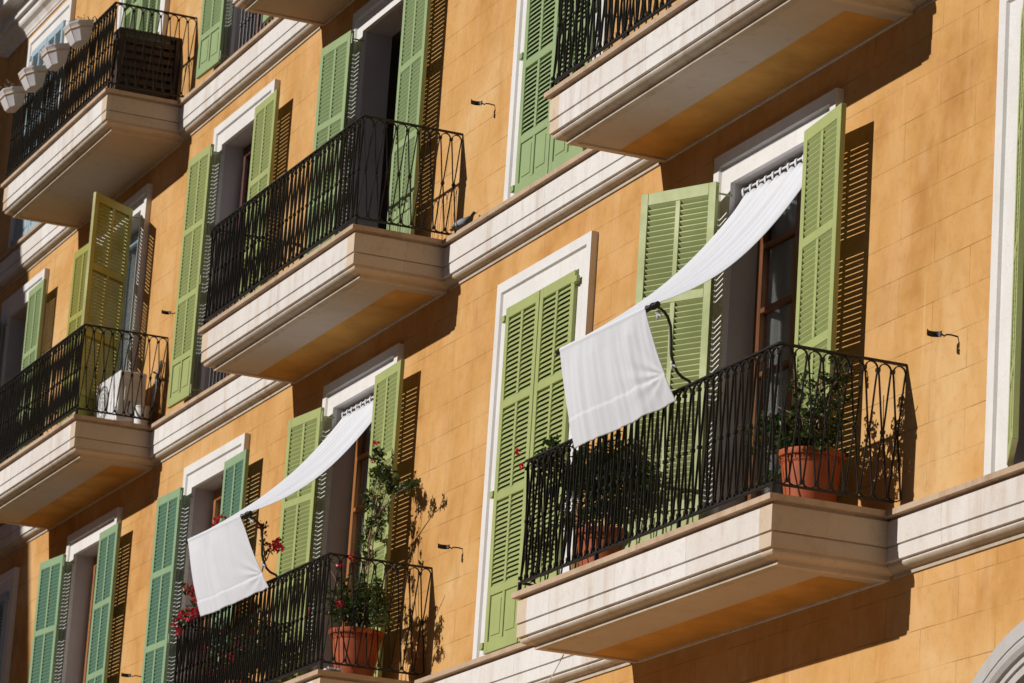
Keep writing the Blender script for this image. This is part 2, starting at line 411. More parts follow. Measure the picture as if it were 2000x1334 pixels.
# ------------------------------------------------------------------ windows
def surround_mesh(h, oh):
    mb = MB(); e = .005
    o, b1, i = SW, SW-.085, HW
    D1, D2 = .055, .036
    def ring(x0, z0, x1, z1, d0, d1, mi=0):
        """U-shaped band between outer (x0,z0) and inner (x1,z1) half width/height; d0 outer, d1 inner edge depth"""
        P = [(-x0,e,d0),(-x0,z0,d0),(x0,z0,d0),(x0,e,d0)]; Q = [(-x1,e,d1),(-x1,z1,d1),(x1,z1,d1),(x1,e,d1)]
        vs = [(p[0],-p[2],p[1]) for p in P+Q]
        mb.add(vs, [(0,1,5,4),(1,2,6,5),(2,3,7,6)], mi)
    ring(o, h, o, h, 0, D1)                      # outer return
    ring(o, h, b1+.004, h-.081, D1, D1)          # raised band
    ring(b1+.004, h-.081, b1-.008, h-.093, D1, D2)
    ring(b1-.008, h-.093, i, oh, D2, D2)         # flat field
    ring(i, oh, i, oh, D2, -.0)
    return mb
SUR = [surround_mesh(TOPZ[f], OPZ[f]).build('surround', M['trim']) for f in range(3)]
def reveal_mesh(h):
    mb = MB(); x = HW; d = .24
    mb.add([(-x,0,0),(-x,d,0),(-x,d,h),(-x,0,h)], [(0,1,2,3)])
    mb.add([(x,0,0),(x,0,h),(x,d,h),(x,d,0)], [(0,1,2,3)])
    mb.add([(-x,0,h),(-x,d,h),(x,d,h),(x,0,h)], [(0,1,2,3)])
    mb.add([(-x,-.05,.004),(x,-.05,.004),(x,d,.004),(-x,d,.004)], [(0,1,2,3)])
    mb.box(-.03, .03, .05, .055, h-.03, h-.001)
    return mb
REV = [reveal_mesh(OPZ[f]).build('reveal', M['reveal']) for f in range(3)]
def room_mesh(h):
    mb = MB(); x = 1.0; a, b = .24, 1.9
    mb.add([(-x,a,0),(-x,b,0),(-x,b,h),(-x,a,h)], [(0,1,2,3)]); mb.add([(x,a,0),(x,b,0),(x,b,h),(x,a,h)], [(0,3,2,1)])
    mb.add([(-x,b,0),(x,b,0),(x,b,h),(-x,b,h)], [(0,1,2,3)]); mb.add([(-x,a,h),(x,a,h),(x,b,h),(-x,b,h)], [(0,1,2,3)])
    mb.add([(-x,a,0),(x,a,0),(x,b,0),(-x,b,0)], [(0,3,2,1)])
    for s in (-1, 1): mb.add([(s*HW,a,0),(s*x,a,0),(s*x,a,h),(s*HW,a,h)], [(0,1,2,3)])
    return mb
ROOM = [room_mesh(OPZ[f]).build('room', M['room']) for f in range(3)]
def casement_mesh(h, bars=True):
    mb = MB(); y0, y1 = .185, .235; x = HW-.002
    mb.box(-x, -x+.05, y0, y1, .0, h-.002); mb.box(x-.05, x, y0, y1, .0, h-.002); mb.box(-x+.05, x-.05, y0, y1, h-.052, h-.002)
    for s in (-1, 1):
        a, b = (-x+.052, -.012) if s < 0 else (.012, x-.052)
        ya, yb = y0-.012, y1-.01
        mb.box(a, a+.055, ya, yb, .02, h-.056); mb.box(b-.055, b, ya, yb, .02, h-.056)
        mb.box(a+.055, b-.055, ya, yb, h-.115, h-.056); mb.box(a+.055, b-.055, ya, yb, .02, .40)
        if bars:
            for z in (h-.43, h-.88, h-1.32, h-1.77): mb.box(a+.055, b-.055, ya+.004, yb, z-.018, z+.018)
    mb.box(-.03, .03, y0-.03, y0-.01, .02, h-.056)
    return mb
CAS = {}
for f in range(3):
    for bars in (0, 1):
        for wn in ('wood', 'amberwood', 'redwood', 'blue_f'):
            if (wn == 'blue_f' and bars): continue
            CAS[(f, bars, wn)] = None
def get_cas(f, bars, wn):
    if CAS.get((f,bars,wn)) is None: CAS[(f,bars,wn)] = bevel(casement_mesh(OPZ[f], bars).build('frame', M[wn]), .004)
    else:
        c = CAS[(f,bars,wn)].copy(); COL.objects.link(c); return c
    return CAS[(f,bars,wn)]
def pane_mesh(h):
    mb = MB(); mb.box(-HW+.06, HW-.06, .203, .207, .3, h-.06); return mb
PANE = [pane_mesh(OPZ[f]).build('pane', M['glass']) for f in range(3)]
def curtain_mesh(h, x0, x1, seed):
    rnd = random.Random(seed); mb = MB(); nx, nz = 60, 14; ph = rnd.random()*6
    vs = []
    for j in range(nz+1):
        z = .05 + (h-.12)*j/nz
        for i in range(nx+1):
            t = i/nx; x = x0+(x1-x0)*t
            vs.append((x + .02*math.sin(z*1.3+ph), 0.268 + .016*math.sin(t*38+ph+.5*math.sin(z)) + .012*math.sin(t*17+z*.7), z))
    fs = [(j*(nx+1)+i, j*(nx+1)+i+1, (j+1)*(nx+1)+i+1, (j+1)*(nx+1)+i) for j in range(nz) for i in range(nx)]
    mb.add(vs, fs); return mb
used = set()
def first(lst, f, parent):
    key = (id(lst), f); o = lst[f]
    if key in used: o = o.copy(); COL.objects.link(o)
    used.add(key); o.parent = parent; return o
def window(ci, f, wn='wood', bars=1, curtain=True, openin=False, cur=None):
    w = empty('window', loc=(CX[ci], 0, FZ[f]), parent=bld)
    first(SUR, f, w); first(REV, f, w); first(ROOM, f, w)
    if not openin:
        fr = get_cas(f, bars, wn); fr.parent = w; first(PANE, f, w)
    if curtain:
        for (a, b) in (cur or ((-.6, -.08), (.1, .6))):
            curtain_mesh(OPZ[f], a, b, ci*7+f).build('curtain', M['curtain'], w, smooth=True)
    return w
window(0,0); window(0,1); window(0,2)
window(1,0,cur=((-.62,-.02),(.02,.62))); window(1,1); window(1,2)
window(2,0); window(2,1); window(2,2)
window(3,0,wn='amberwood'); window(3,1,openin=True,curtain=False); window(3,2)
window(4,0,wn='amberwood',bars=0); window(4,1,wn='redwood',bars=0,curtain=False); window(4,2,wn='redwood',bars=0,curtain=False)
window(5,0,wn='amberwood',bars=0); window(5,1,wn='blue_f',bars=0,curtain=True); window(5,2,wn='redwood')
window(6,0,bars=0); window(6,1,wn='redwood',bars=0,curtain=False); window(6,2,bars=0)

# ------------------------------------------------------------------ louvred shutters
RAILS = [(1.93, 1.22, .50), (1.77, 1.08, .47), (1.70, 1.02, .44)]     # centre heights of cross rails above floor
LW = .638; LT = .036
def leaf_mesh(f, s):
    """s=+1: hinge at x=0 and leaf towards +x (left leaf when closed); s=-1 mirrored. y<0 is the outside face when closed"""
    h = OPZ[f]; z0 = .035; z1 = h-.012; fr = MB(); lo = MB()
    st = .062; mu = .040
    def B(mb, a, b, *r):
        mb.box(s*a, s*b, *r)
    y0, y1 = -LT/2, LT/2
    B(fr, 0, st, y0, y1, z0, z1); B(fr, LW-st, LW, y0, y1, z0, z1)
    mid = LW/2
    rails = [(z1-.085, z1)] + [(r-.032, r+.032) for r in RAILS[f]] + [(z0, z0+.085)]
    for (a, b) in rails: B(fr, st, LW-st, y0+.0008, y1-.0008, a, b)
    bays = [(rails[k+1][1], rails[k][0]) for k in range(len(rails)-1)]
    for k, (a, b) in enumerate(bays):
        B(fr, mid-mu/2, mid+mu/2, y0+.0012, y1-.0012, a, b)
        for (xa, xb) in ((st, mid-mu/2), (mid+mu/2, LW-st)):
            if k == len(bays)-1:
                B(fr, xa, xb, -.006, .006, a, b)
                B(fr, xa+.035, xb-.035, -.012, .012, a+.04, b-.04)
            else:
                n = int(round((b-a)/.0372)); p = (b-a)/n
                for q in range(n):
                    zc = a + p*(q+.5); hy = .0125; hz = .0193; t = .0030
                    # outer (y<0) edge low, inner edge high
                    vs = []
                    for x in (s*(xa-.002), s*(xb+.002)):
                        vs += [(x,-hy,zc-hz-t),(x,-hy,zc-hz+t),(x,hy,zc+hz+t),(x,hy,zc+hz-t)]
                    lo.add(vs, [(0,1,2,3),(7,6,5,4),(0,4,5,1),(1,5,6,2),(2,6,7,3),(3,7,4,0)])
    return fr, lo
LEAF = {}
def leaf(ci, f, side, theta, colr, label=None, hx=None, hd=None):
    """theta: 0 closed .. 180 folded back on the wall. side 'L'/'R'"""
    s = 1 if side == 'L' else -1
    key = (f, s, colr)
    if (f, s) not in LEAF:
        fr, lo = leaf_mesh(f, s)
        def mk(mb, nm):
            me = bpy.data.meshes.new(nm); me.from_pydata(mb.v, [], mb.f); me.update(); return me
        LEAF[(f, s)] = (mk(fr,'shutter_frame'), mk(lo,'shutter_louvres'), {})
    fm, lm, cache = LEAF[(f, s)]
    if colr not in cache:
        a = fm.copy(); b = lm.copy(); a.materials.append(M[colr+'_f']); b.materials.append(M[colr+'_s']); cache[colr] = (a, b)
    a, b = cache[colr]
    closed = theta < 5
    hx = (HW-.004) if hx is None else hx
    hd = (.048 if closed else .13) if hd is None else hd
    sh = empty('shutter', parent=bld, loc=(CX[ci] - s*hx, -hd, FZ[f]), rz=R(-theta) if s > 0 else R(theta))
    if label: sh['label'] = label
    fo = bpy.data.objects.new('frame', a); COL.objects.link(fo); fo.parent = sh; bevel(fo, .0025)
    lo = bpy.data.objects.new('louvres', b); COL.objects.link(lo); lo.parent = sh
    # hinge straps bridging leaf and surround, in leaf space
    h = OPZ[f]
    for z in (h-.09, h*.5-.1, .10):
        mb = MB()
        if closed:
            mb.box(s*-.065, s*.004, -.030, -.004, z-.022, z+.022); mb.box(s*-.04, s*-.005, -.034, .04, z-.03, z-.022)
        else:
            c, si = math.cos(R(theta)), math.sin(R(theta))
            # strap from pin back to the wall face: world direction +y
            w = Vector((math.sin(R(-theta)) if s > 0 else math.sin(R(theta)), math.cos(R(theta)), 0))
            px = Vector((0, 0, z)); q = px + w*(hd-.02)
            mb.tube([px+Vector((0,0,-.0)), q], .007, 6)
            mb.tube([px+Vector((0,0,-.045)), px+Vector((0,0,.045))], .010, 6)
        mb.build('hinge', M[colr+'_f'], sh)
    return sh
YG, SG, TE, BL, OL = 'green', 'sage', 'teal', 'blue', 'olive'
# level 0 (lowest in the picture)
leaf(0,0,'L',27.5,YG,'yellow green shutter standing ajar', hx=.592, hd=.055); leaf(0,0,'R',175,YG)
leaf(1,0,'L',153,YG,'yellow green shutter swung half open beside the white cloth'); leaf(1,0,'R',174,YG,'yellow green shutter folded back on the wall')
leaf(2,0,'L',0,YG,'closed yellow green shutter'); leaf(2,0,'R',0,YG,'closed yellow green shutter')
leaf(3,0,'L',174,YG,'yellow green shutter behind the smaller cloth awning'); leaf(3,0,'R',178,YG,'yellow green shutter behind the climbing plant')
leaf(4,0,'L',178,TE,'teal shutter with paler green frame'); leaf(4,0,'R',179,TE,'teal shutter with paler green frame')
leaf(5,0,'L',174,TE,'teal shutter with paler green frame'); leaf(5,0,'R',179.5,TE,'teal shutter with paler green frame')
leaf(6,0,'L',0,BL,'closed grey blue shutter in shade'); leaf(6,0,'R',0,BL,'closed grey blue shutter in shade')
# level 1
leaf(0,1,'L',0,SG); leaf(0,1,'R',0,SG)
leaf(1,1,'L',176,SG); leaf(1,1,'R',176,SG)
leaf(2,1,'L',0,SG,'closed sage green shutter'); leaf(2,1,'R',0,SG,'closed sage green shutter')
leaf(3,1,'L',176,SG,'sage green shutter folded back'); leaf(3,1,'R',178,SG,'sage green shutter folded back')
leaf(4,1,'L',179,YG,'olive green shutter folded back'); leaf(4,1,'R',179,YG,'olive green shutter folded back')
leaf(5,1,'L',178,OL,'yellow green shutter folded back'); leaf(5,1,'R',127,OL,'shaded olive shutter standing straight out from the wall')
leaf(6,1,'L',179,SG,'dark green shutter in shade'); leaf(6,1,'R',179,SG,'green shutter folded back')
# level 2
for ci in (0, 1, 2, 3): leaf(ci,2,'L',0 if ci%2==0 else 176,SG); leaf(ci,2,'R',0 if ci%2==0 else 176,SG)
leaf(4,2,'L',178,SG,'sage green shutter folded back'); leaf(4,2,'R',178,SG)
leaf(5,2,'L',0,SG,'closed sage green shutter'); leaf(5,2,'R',0,SG,'closed sage green shutter')
leaf(6,2,'L',0,BL,'closed pale blue shutter'); leaf(6,2,'R',0,BL,'closed pale blue shutter')

# ---- archivolt at street level
mb = MB(); ac = (3.826, -2.39); n = 48
prof = [(1.575,0),(1.575,.045),(1.485,.05),(1.480,.03),(1.474,.05),(1.45,.065),(1.425,.062),(1.40,.045),(1.395,.0),(1.385,.0),(1.385,.03),(1.355,.032),(1.352,.005),(1.345,.02),(1.30,.02),(1.30,-.4)]
vs = []
stn = [(GZ, None)]
rows = [[(ac[0]+r, -d, GZ) for r, d in prof]] + [[(ac[0]+r*math.cos(math.pi*k/n), -d, ac[1]+r*math.sin(math.pi*k/n)) for r, d in prof] for k in range(n+1)] + [[(ac[0]-r, -d, GZ) for r, d in prof]]
for rw in rows: vs += rw
q = len(prof); fs = [(j*q+i, j*q+i+1, (j+1)*q+i+1, (j+1)*q+i) for j in range(len(rows)-1) for i in range(q-1)]
mb.add(vs, fs); mb.build('archivolt', M['arch'], bld)

# ------------------------------------------------------------------ iron railings
PX = .0996; ZT, ZM, ZB = .857, .482, .100; RT, RB = .905, .072; WR = 1.893; DR = .847
def baluster_mesh():
    mb = MB(); p = PX
    def arch(z, up):
        pts = []
        for k in range(9):
            a = math.pi*k/8; pts.append((p/2 - (p/2-.006)*math.cos(a), 0, z + up*(RT-ZT-.004)*math.sin(a)))
        return pts
    # loop: down one side through the crossing and up the other
    def strand(x0, x1):
        pts = []
        for k in range(7):
            t = k/6; x = x0 + (x1-x0)*(t + .02*math.sin(2*math.pi*t)); pts.append((x, .003, ZT + (ZM-ZT)*t))
        for k in range(1, 7):
            t = k/6; x = x1 + (x0-x1)*(t + .02*math.sin(2*math.pi*t)); pts.append((x, .003, ZM + (ZB-ZM)*t))
        return pts
    r = .0102
    mb.tube(arch(ZT, 1), r, 4, cap=False, flat=.46)
    lo = [(x, y, ZB - (z-ZT)*.62) for x, y, z in arch(ZT, 1)]
    mb.tube(lo, r, 4, cap=False, flat=.46)
    mb.tube(strand(.006, p/2-.004), r, 4, cap=False, flat=.46); mb.tube(strand(p-.006, p/2+.004), r, 4, cap=False, flat=.46)
    for (x, z) in ((0, ZT), (p/2, ZM), (0, ZB)): mb.box(x-.0125, x+.0125, -.011, .014, z-.011, z+.011)
    return mb
BAL = baluster_mesh().build('baluster', M['iron'])
first_rail = [True]
def railing(cx, fz, label):
    r = empty('balcony_railing', label, 'railing', (cx, 0, fz), group='wrought iron balcony railings')
    nf = 38
    def put(loc, rz, sx):
        if first_rail[0]: o = BAL; first_rail[0] = False
        else: o = BAL.copy(); COL.objects.link(o)
        o.parent = r; o.location = loc; o.rotation_euler = (rnd2.uniform(-.006,.006), 0, rz); o.scale = (sx, 1, rnd2.uniform(.997,1.003))
    rnd2 = random.Random(int(cx*10+fz*100))
    for k in range(nf): put((-WR + k*PX, -DR, 0), 0, 1)
    sp = DR/9
    for k in range(9):
        put((WR, -DR + k*sp, 0), R(90), sp/PX); put((-WR, -k*sp-.0, 0), R(-90), sp/PX)
    mb = MB()
    mb.box(-WR-.016, WR+.016, -DR-.016, -DR+.016, RT+.0, RT+.015); mb.box(WR-.0155, WR+.0155, -DR+.016, -.002, RT+.0006, RT+.0146); mb.box(-WR-.0155, -WR+.0155, -DR+.016, -.002, RT+.0006, RT+.0146)
    bevel(mb.build('handrail', M['iron'], r), .003)
    mb = MB(); z0, z1 = RB-.012, RB+.002
    mb.box(-WR-.011, WR+.011, -DR-.011, -DR+.011, z0, z1); mb.box(WR-.0105, WR+.0105, -DR+.011, -.05, z0+.0006, z1-.0006); mb.box(-WR-.0105, -WR+.0105, -DR+.011, -.05, z0+.0006, z1-.0006)
    bevel(mb.build('bottom_rail', M['iron'], r), .002)
    for x in (-WR, -.634, .608, WR):
        mb = MB(); mb.box(x-.011, x+.011, -DR-.0105, -DR+.0105, .0, z0); mb.build('foot', M['iron'], r)
    return r
railing(BXC[3], FZ[0], 'black looped iron railing with crimson bougainvillea and a terracotta pot behind it')
railing(BXC[1], FZ[0], 'black looped iron railing of the large lowest balcony with two terracotta pots')
railing(BXC[3], FZ[1], 'black looped iron railing of the empty balcony beside the pigeon')
railing(BXC[1], FZ[1], 'black iron railing cut by the upper picture edge above the large white awning')
railing(BXC[5], FZ[1], 'black looped iron railing in front of the white air conditioner')
railing(BXC[5], FZ[2], 'black looped iron railing carrying four white planters')
# railings set inside window openings
def window_railing(ci, f, label):
    r = empty('window_railing', label, 'railing', (CX[ci], 0, FZ[f]), group='railings set inside window openings')
    mb = MB(); mb.box(-HW+.003, HW-.003, .02, .045, .88, .90); mb.build('handrail', M['iron'], r)
    mb = MB(); mb.box(-HW+.003, HW-.003, .022, .043, .06, .075); mb.build('bottom_rail', M['iron'], r)
    o = None
    for k in range(12):
        x = -HW+.06 + k*.107
        if o is None:
            mb = MB(); mb.tube([(0,.0325,.075),(0,.0325,.40),(0,.0325,.41),(0,.0325,.43),(0,.0325,.44),(0,.0325,.88)], .008, 6, rs=[.008,.008,.014,.014,.008,.008]); o = mb.build('baluster', M['iron'], r); o.location = (x,0,0)
        else:
            c = o.copy(); COL.objects.link(c); c.parent = r; c.location = (x, 0, 0)
window_railing(4, 1, 'short black bar railing in the window opening left of the empty balcony')
window_railing(4, 2, 'short black bar railing in the topmost shuttered window opening')

# ------------------------------------------------------------------ cloth awnings
def awning(cx, seed, lab_cloth, lab_frame, p):
    rnd = random.Random(seed)
    fr = empty('awning_support', lab_frame, 'awning support', (cx, 0, 0), group='iron awning supports on the railings')
    bl = Vector(p['barL']); brr = Vector(p['barR'])
    mb = MB(); mb.tube([bl, brr], .019, 12); mb.build('bar', M['black'], fr, smooth=True)
    arm = [(.65,-.84,.91),(.65,-.86,.935),(.65,-.91,.952),(.65,-.945,.98),(.65,-.973,1.03),(.65,-.99,1.08),(.65,-.996,1.13),(.65,-1.0,1.20),(.65,-1.005,1.26),(.65,-1.027,1.316),(.65,-1.055,1.348),(.65,-1.093,1.37),(.65,-1.125,1.375)]
    for sgn in (1, -1):
        mb = MB(); pts = [((.65 if sgn > 0 else -.66)*1.0 + 0, y, z) for _, y, z in arm]; mb.tube(pts, .0095, 8); mb.build('arm', M['black'], fr, smooth=True)
    mb = MB(); q = bl.lerp(brr, .965); mb.tube([q+Vector((-.022,0,0)), q+Vector((-.006,0,0))], .0235, 12); mb.build('clamp', M['black'], fr)
    rod = empty('curtain_rod', p['lab_rod'], 'curtain rod', (cx, 0, 0), group='white rods under the window heads')
    zr = 2.655; yr = .045
    mb = MB(); mb.tube([(-.63, yr, zr), (.63, yr, zr)], .009, 10); mb.build('rod', M['white_plastic'], rod, smooth=True)
    for s in (-1, 1):
        mb = MB(); mb.tube([(s*.62, yr, zr), (s*.62, yr+.03, zr+.0), (s*.62, yr+.03, zr-.05)], .007, 6); mb.build('bracket', M['white_plastic'], rod)
    # --- cloth: tabs, upper sheet, fold over bar, hanging flap
    nu, nv1, nv2, nv3 = 130, 44, 6, 64
    x0, x1 = -.60, .615
    fa = [(rnd.uniform(9, 60), rnd.uniform(0, 6.28), rnd.uniform(.3, 1)) for _ in range(7)]
    def fold(u, s=1.0): return sum(a*math.sin(k*u*s+ph) for k, ph, a in fa)/3.0
    def barpt(u): 
        a = bl.lerp(brr, p['u0'] + (p['u1']-p['u0'])*u); return a
    rows = []
    def top(u): 
        # scalloped top hem hanging under the rod from tabs
        tab = abs(math.sin(math.pi*u*11)); return Vector((x0+(x1-x0)*u, yr-.012, zr-.030-.020*(1-tab)))
    for j in range(nv1+1):
        t = j/nv1; row = []
        for i in range(nu+1):
            u = i/nu; a = top(u); b = barpt(u) + Vector((0, .008, .020))
            q = a.lerp(b, t)
            sag = p['sag']*math.sin(math.pi*min(1, t**.85))*(.72 + .42*u*u)
            amp = .019*(1-t)**1.0*(.4+.6*min(1, t*8)) + .006*math.sin(math.pi*t)+.001
            f = fold(u + .05*t)
            q.z -= sag - f*amp*.7; q.y -= f*amp*.55 + .012*noise.noise(Vector((u*9+t, t*1.2, seed*5.1)))*math.sin(math.pi*t) + .004*noise.noise(Vector((u*28, t*3, seed)))*math.sin(math.pi*t)
            pin = .06*math.sin(math.pi*t)      # narrows a little mid span
            q.x += -(u-.5)*2*pin
            row.append(q)
        rows.append(row)
    for j in range(1, nv2+1):
        a = -math.pi*.0 + math.pi*j/nv2*.75
        row = []
        for i in range(nu+1):
            u = i/nu; b = barpt(u); r = .0225
            row.append(b + Vector((0, r*math.cos(math.pi/2+a)*1.0, r*math.sin(math.pi/2+a*.9))))
        rows.append(row)
    BLc = Vector(p['flapBL']); BRc = Vector(p['flapBR'])
    seam_t = p['seam']
    fb = [(rnd.uniform(10, 24), rnd.uniform(0, 6.28), rnd.uniform(.5, 1)) for _ in range(3)] + [(rnd.uniform(30, 85), rnd.uniform(0, 6.28), rnd.uniform(.15, .4)) for _ in range(6)]
    def fold2(u): return sum(a*math.sin(k*u+ph) for k, ph, a in fb)/3.0
    last = rows[-1]
    for j in range(1, nv3+1):
        t = j/nv3; row = []
        for i in range(nu+1):
            u = i/nu; a = last[i]; b = BLc.lerp(BRc, u)
            q = a.lerp(b, t)
            amp = .013*math.sin(math.pi*min(1, t*1.0)*.85)+.002
            q.y -= fold2(u)*amp*.25 + .012*math.sin(math.pi*t) + (.018*noise.noise(Vector((u*7+t*.6, t*.5, seed*3.7))) + .0075*noise.noise(Vector((u*22+t*1.2, t*.7, seed*1.3))) + .0018*noise.noise(Vector((u*60, t*1.5, seed*2.1))))*min(1, t*6)
            # pull toward the tie at the arm: radiating creases
            du = 1-u; dt = seam_t - t
            rr = math.hypot(du*1.2, dt*.62)
            ang = math.atan2(dt, du+1e-4)
            q.y += .007*math.sin(ang*11+1)*math.exp(-rr*5)*min(1, rr*6)
            q.z += .003*math.sin(ang*13)*math.exp(-rr*4)
            sd = (t - seam_t)
            q.y += .0032*math.exp(-(sd/.010)**2)                     # stitched line sinks in
            q.y -= (.0045 if sd > 0 else 0)                          # doubled hem stands proud
            q.y -= .0035*noise.noise(Vector((u*70, seed*1.9, 0)))*math.exp(-abs(sd)*9)
            bow = .008*math.sin(math.pi*u)*t; q.z -= bow
            q.x += .03*math.sin(math.pi*t)*(-1 if u > .5 else 0)*(u-.5)
            row.append(q)
        rows.append(row)
    mb = MB(); vs = [v for r_ in rows for v in r_]; w = nu+1
    fs = [(j*w+i, (j+1)*w+i, (j+1)*w+i+1, j*w+i+1) for j in range(len(rows)-1) for i in range(nu)]
    mb.add(vs, fs)
    cl = empty('awning_cloth', lab_cloth, 'cloth awning', (cx, 0, 0), group='white cloths hung as awnings')
    o = mb.build('sheet', M['cloth'], cl, smooth=True); sm = o.modifiers.new('thick', 'SOLIDIFY'); sm.thickness = .0022; sm.offset = 0
    # tab loops around rod
    for k in range(12):
        u = (k)/11; c = top(u); hw = .013
        mb = MB(); pts = []
        for q in range(13):
            a = 2*math.pi*q/12; pts.append((yr + .016*math.sin(a), zr + .018*math.cos(a) if math.cos(a) > 0 else zr + .046*math.cos(a)))
        vs = []
        for (yy, zz) in pts: vs += [(c.x-hw, yy, zz), (c.x+hw, yy, zz)]
        mb.add(vs, [(2*q, 2*q+1, 2*q+3, 2*q+2) for q in range(12)])
        t_ = mb.build('tab', M['cloth'], cl, smooth=True); sm = t_.modifiers.new('thick', 'SOLIDIFY'); sm.thickness = .0025
    # ties: knotted at the bar end and at the arm
    tie = empty('tie', parent=cl)
    for (c, n) in ((bl.lerp(brr, .955)+Vector((0,.035,-.035)), 0), (Vector(p['tie']), 1)):
        mb = MB(); c = Vector(c)
        for a0 in (0, 2.1, 4.0):
            pts = [c + Vector((.024*math.sin(a0)*t + .007*math.sin(t*5+a0), .010*math.cos(a0*3)*t, .020*math.cos(a0)*t - .016*t*t)) for t in (0,.3,.6,.9,1.2)]
            mb.tube(pts, .008, 5, flat=.5, rs=[.007,.010,.012,.011,.006])
        mb.tube([c+Vector((-.012,0,0)), c+Vector((.012,0,.004))], .013, 7)
        mb.build('knot', M['cloth'], tie, smooth=True)
    return cl
awning(0.0, 3, 'large white cloth awning hanging over a black bar in front of the half open shutter',
       'black bar on curved arms carrying the large white cloth',
       dict(barL=(-.72,-1.175,1.36), barR=(.69,-1.118,1.378), u0=.045, u1=.905, sag=.20, flapBL=(-.684,-1.03,.735), flapBR=(.579,-.905,.815), seam=.70, tie=(.640,-.975,1.035),
            lab_rod='white curtain rod holding the larger cloth awning'))
awning(-7.672, 8, 'smaller white cloth awning above the bougainvillea balcony',
       'black bar on curved arms carrying the smaller white cloth',
       dict(barL=(-.755,-1.18,1.395), barR=(.66,-1.12,1.405), u0=.035, u1=.88, sag=.19, flapBL=(-.54,-1.07,.745), flapBR=(.66,-.915,.825), seam=.80, tie=(.640,-.975,1.02),
            lab_rod='white curtain rod holding the smaller cloth awning'))

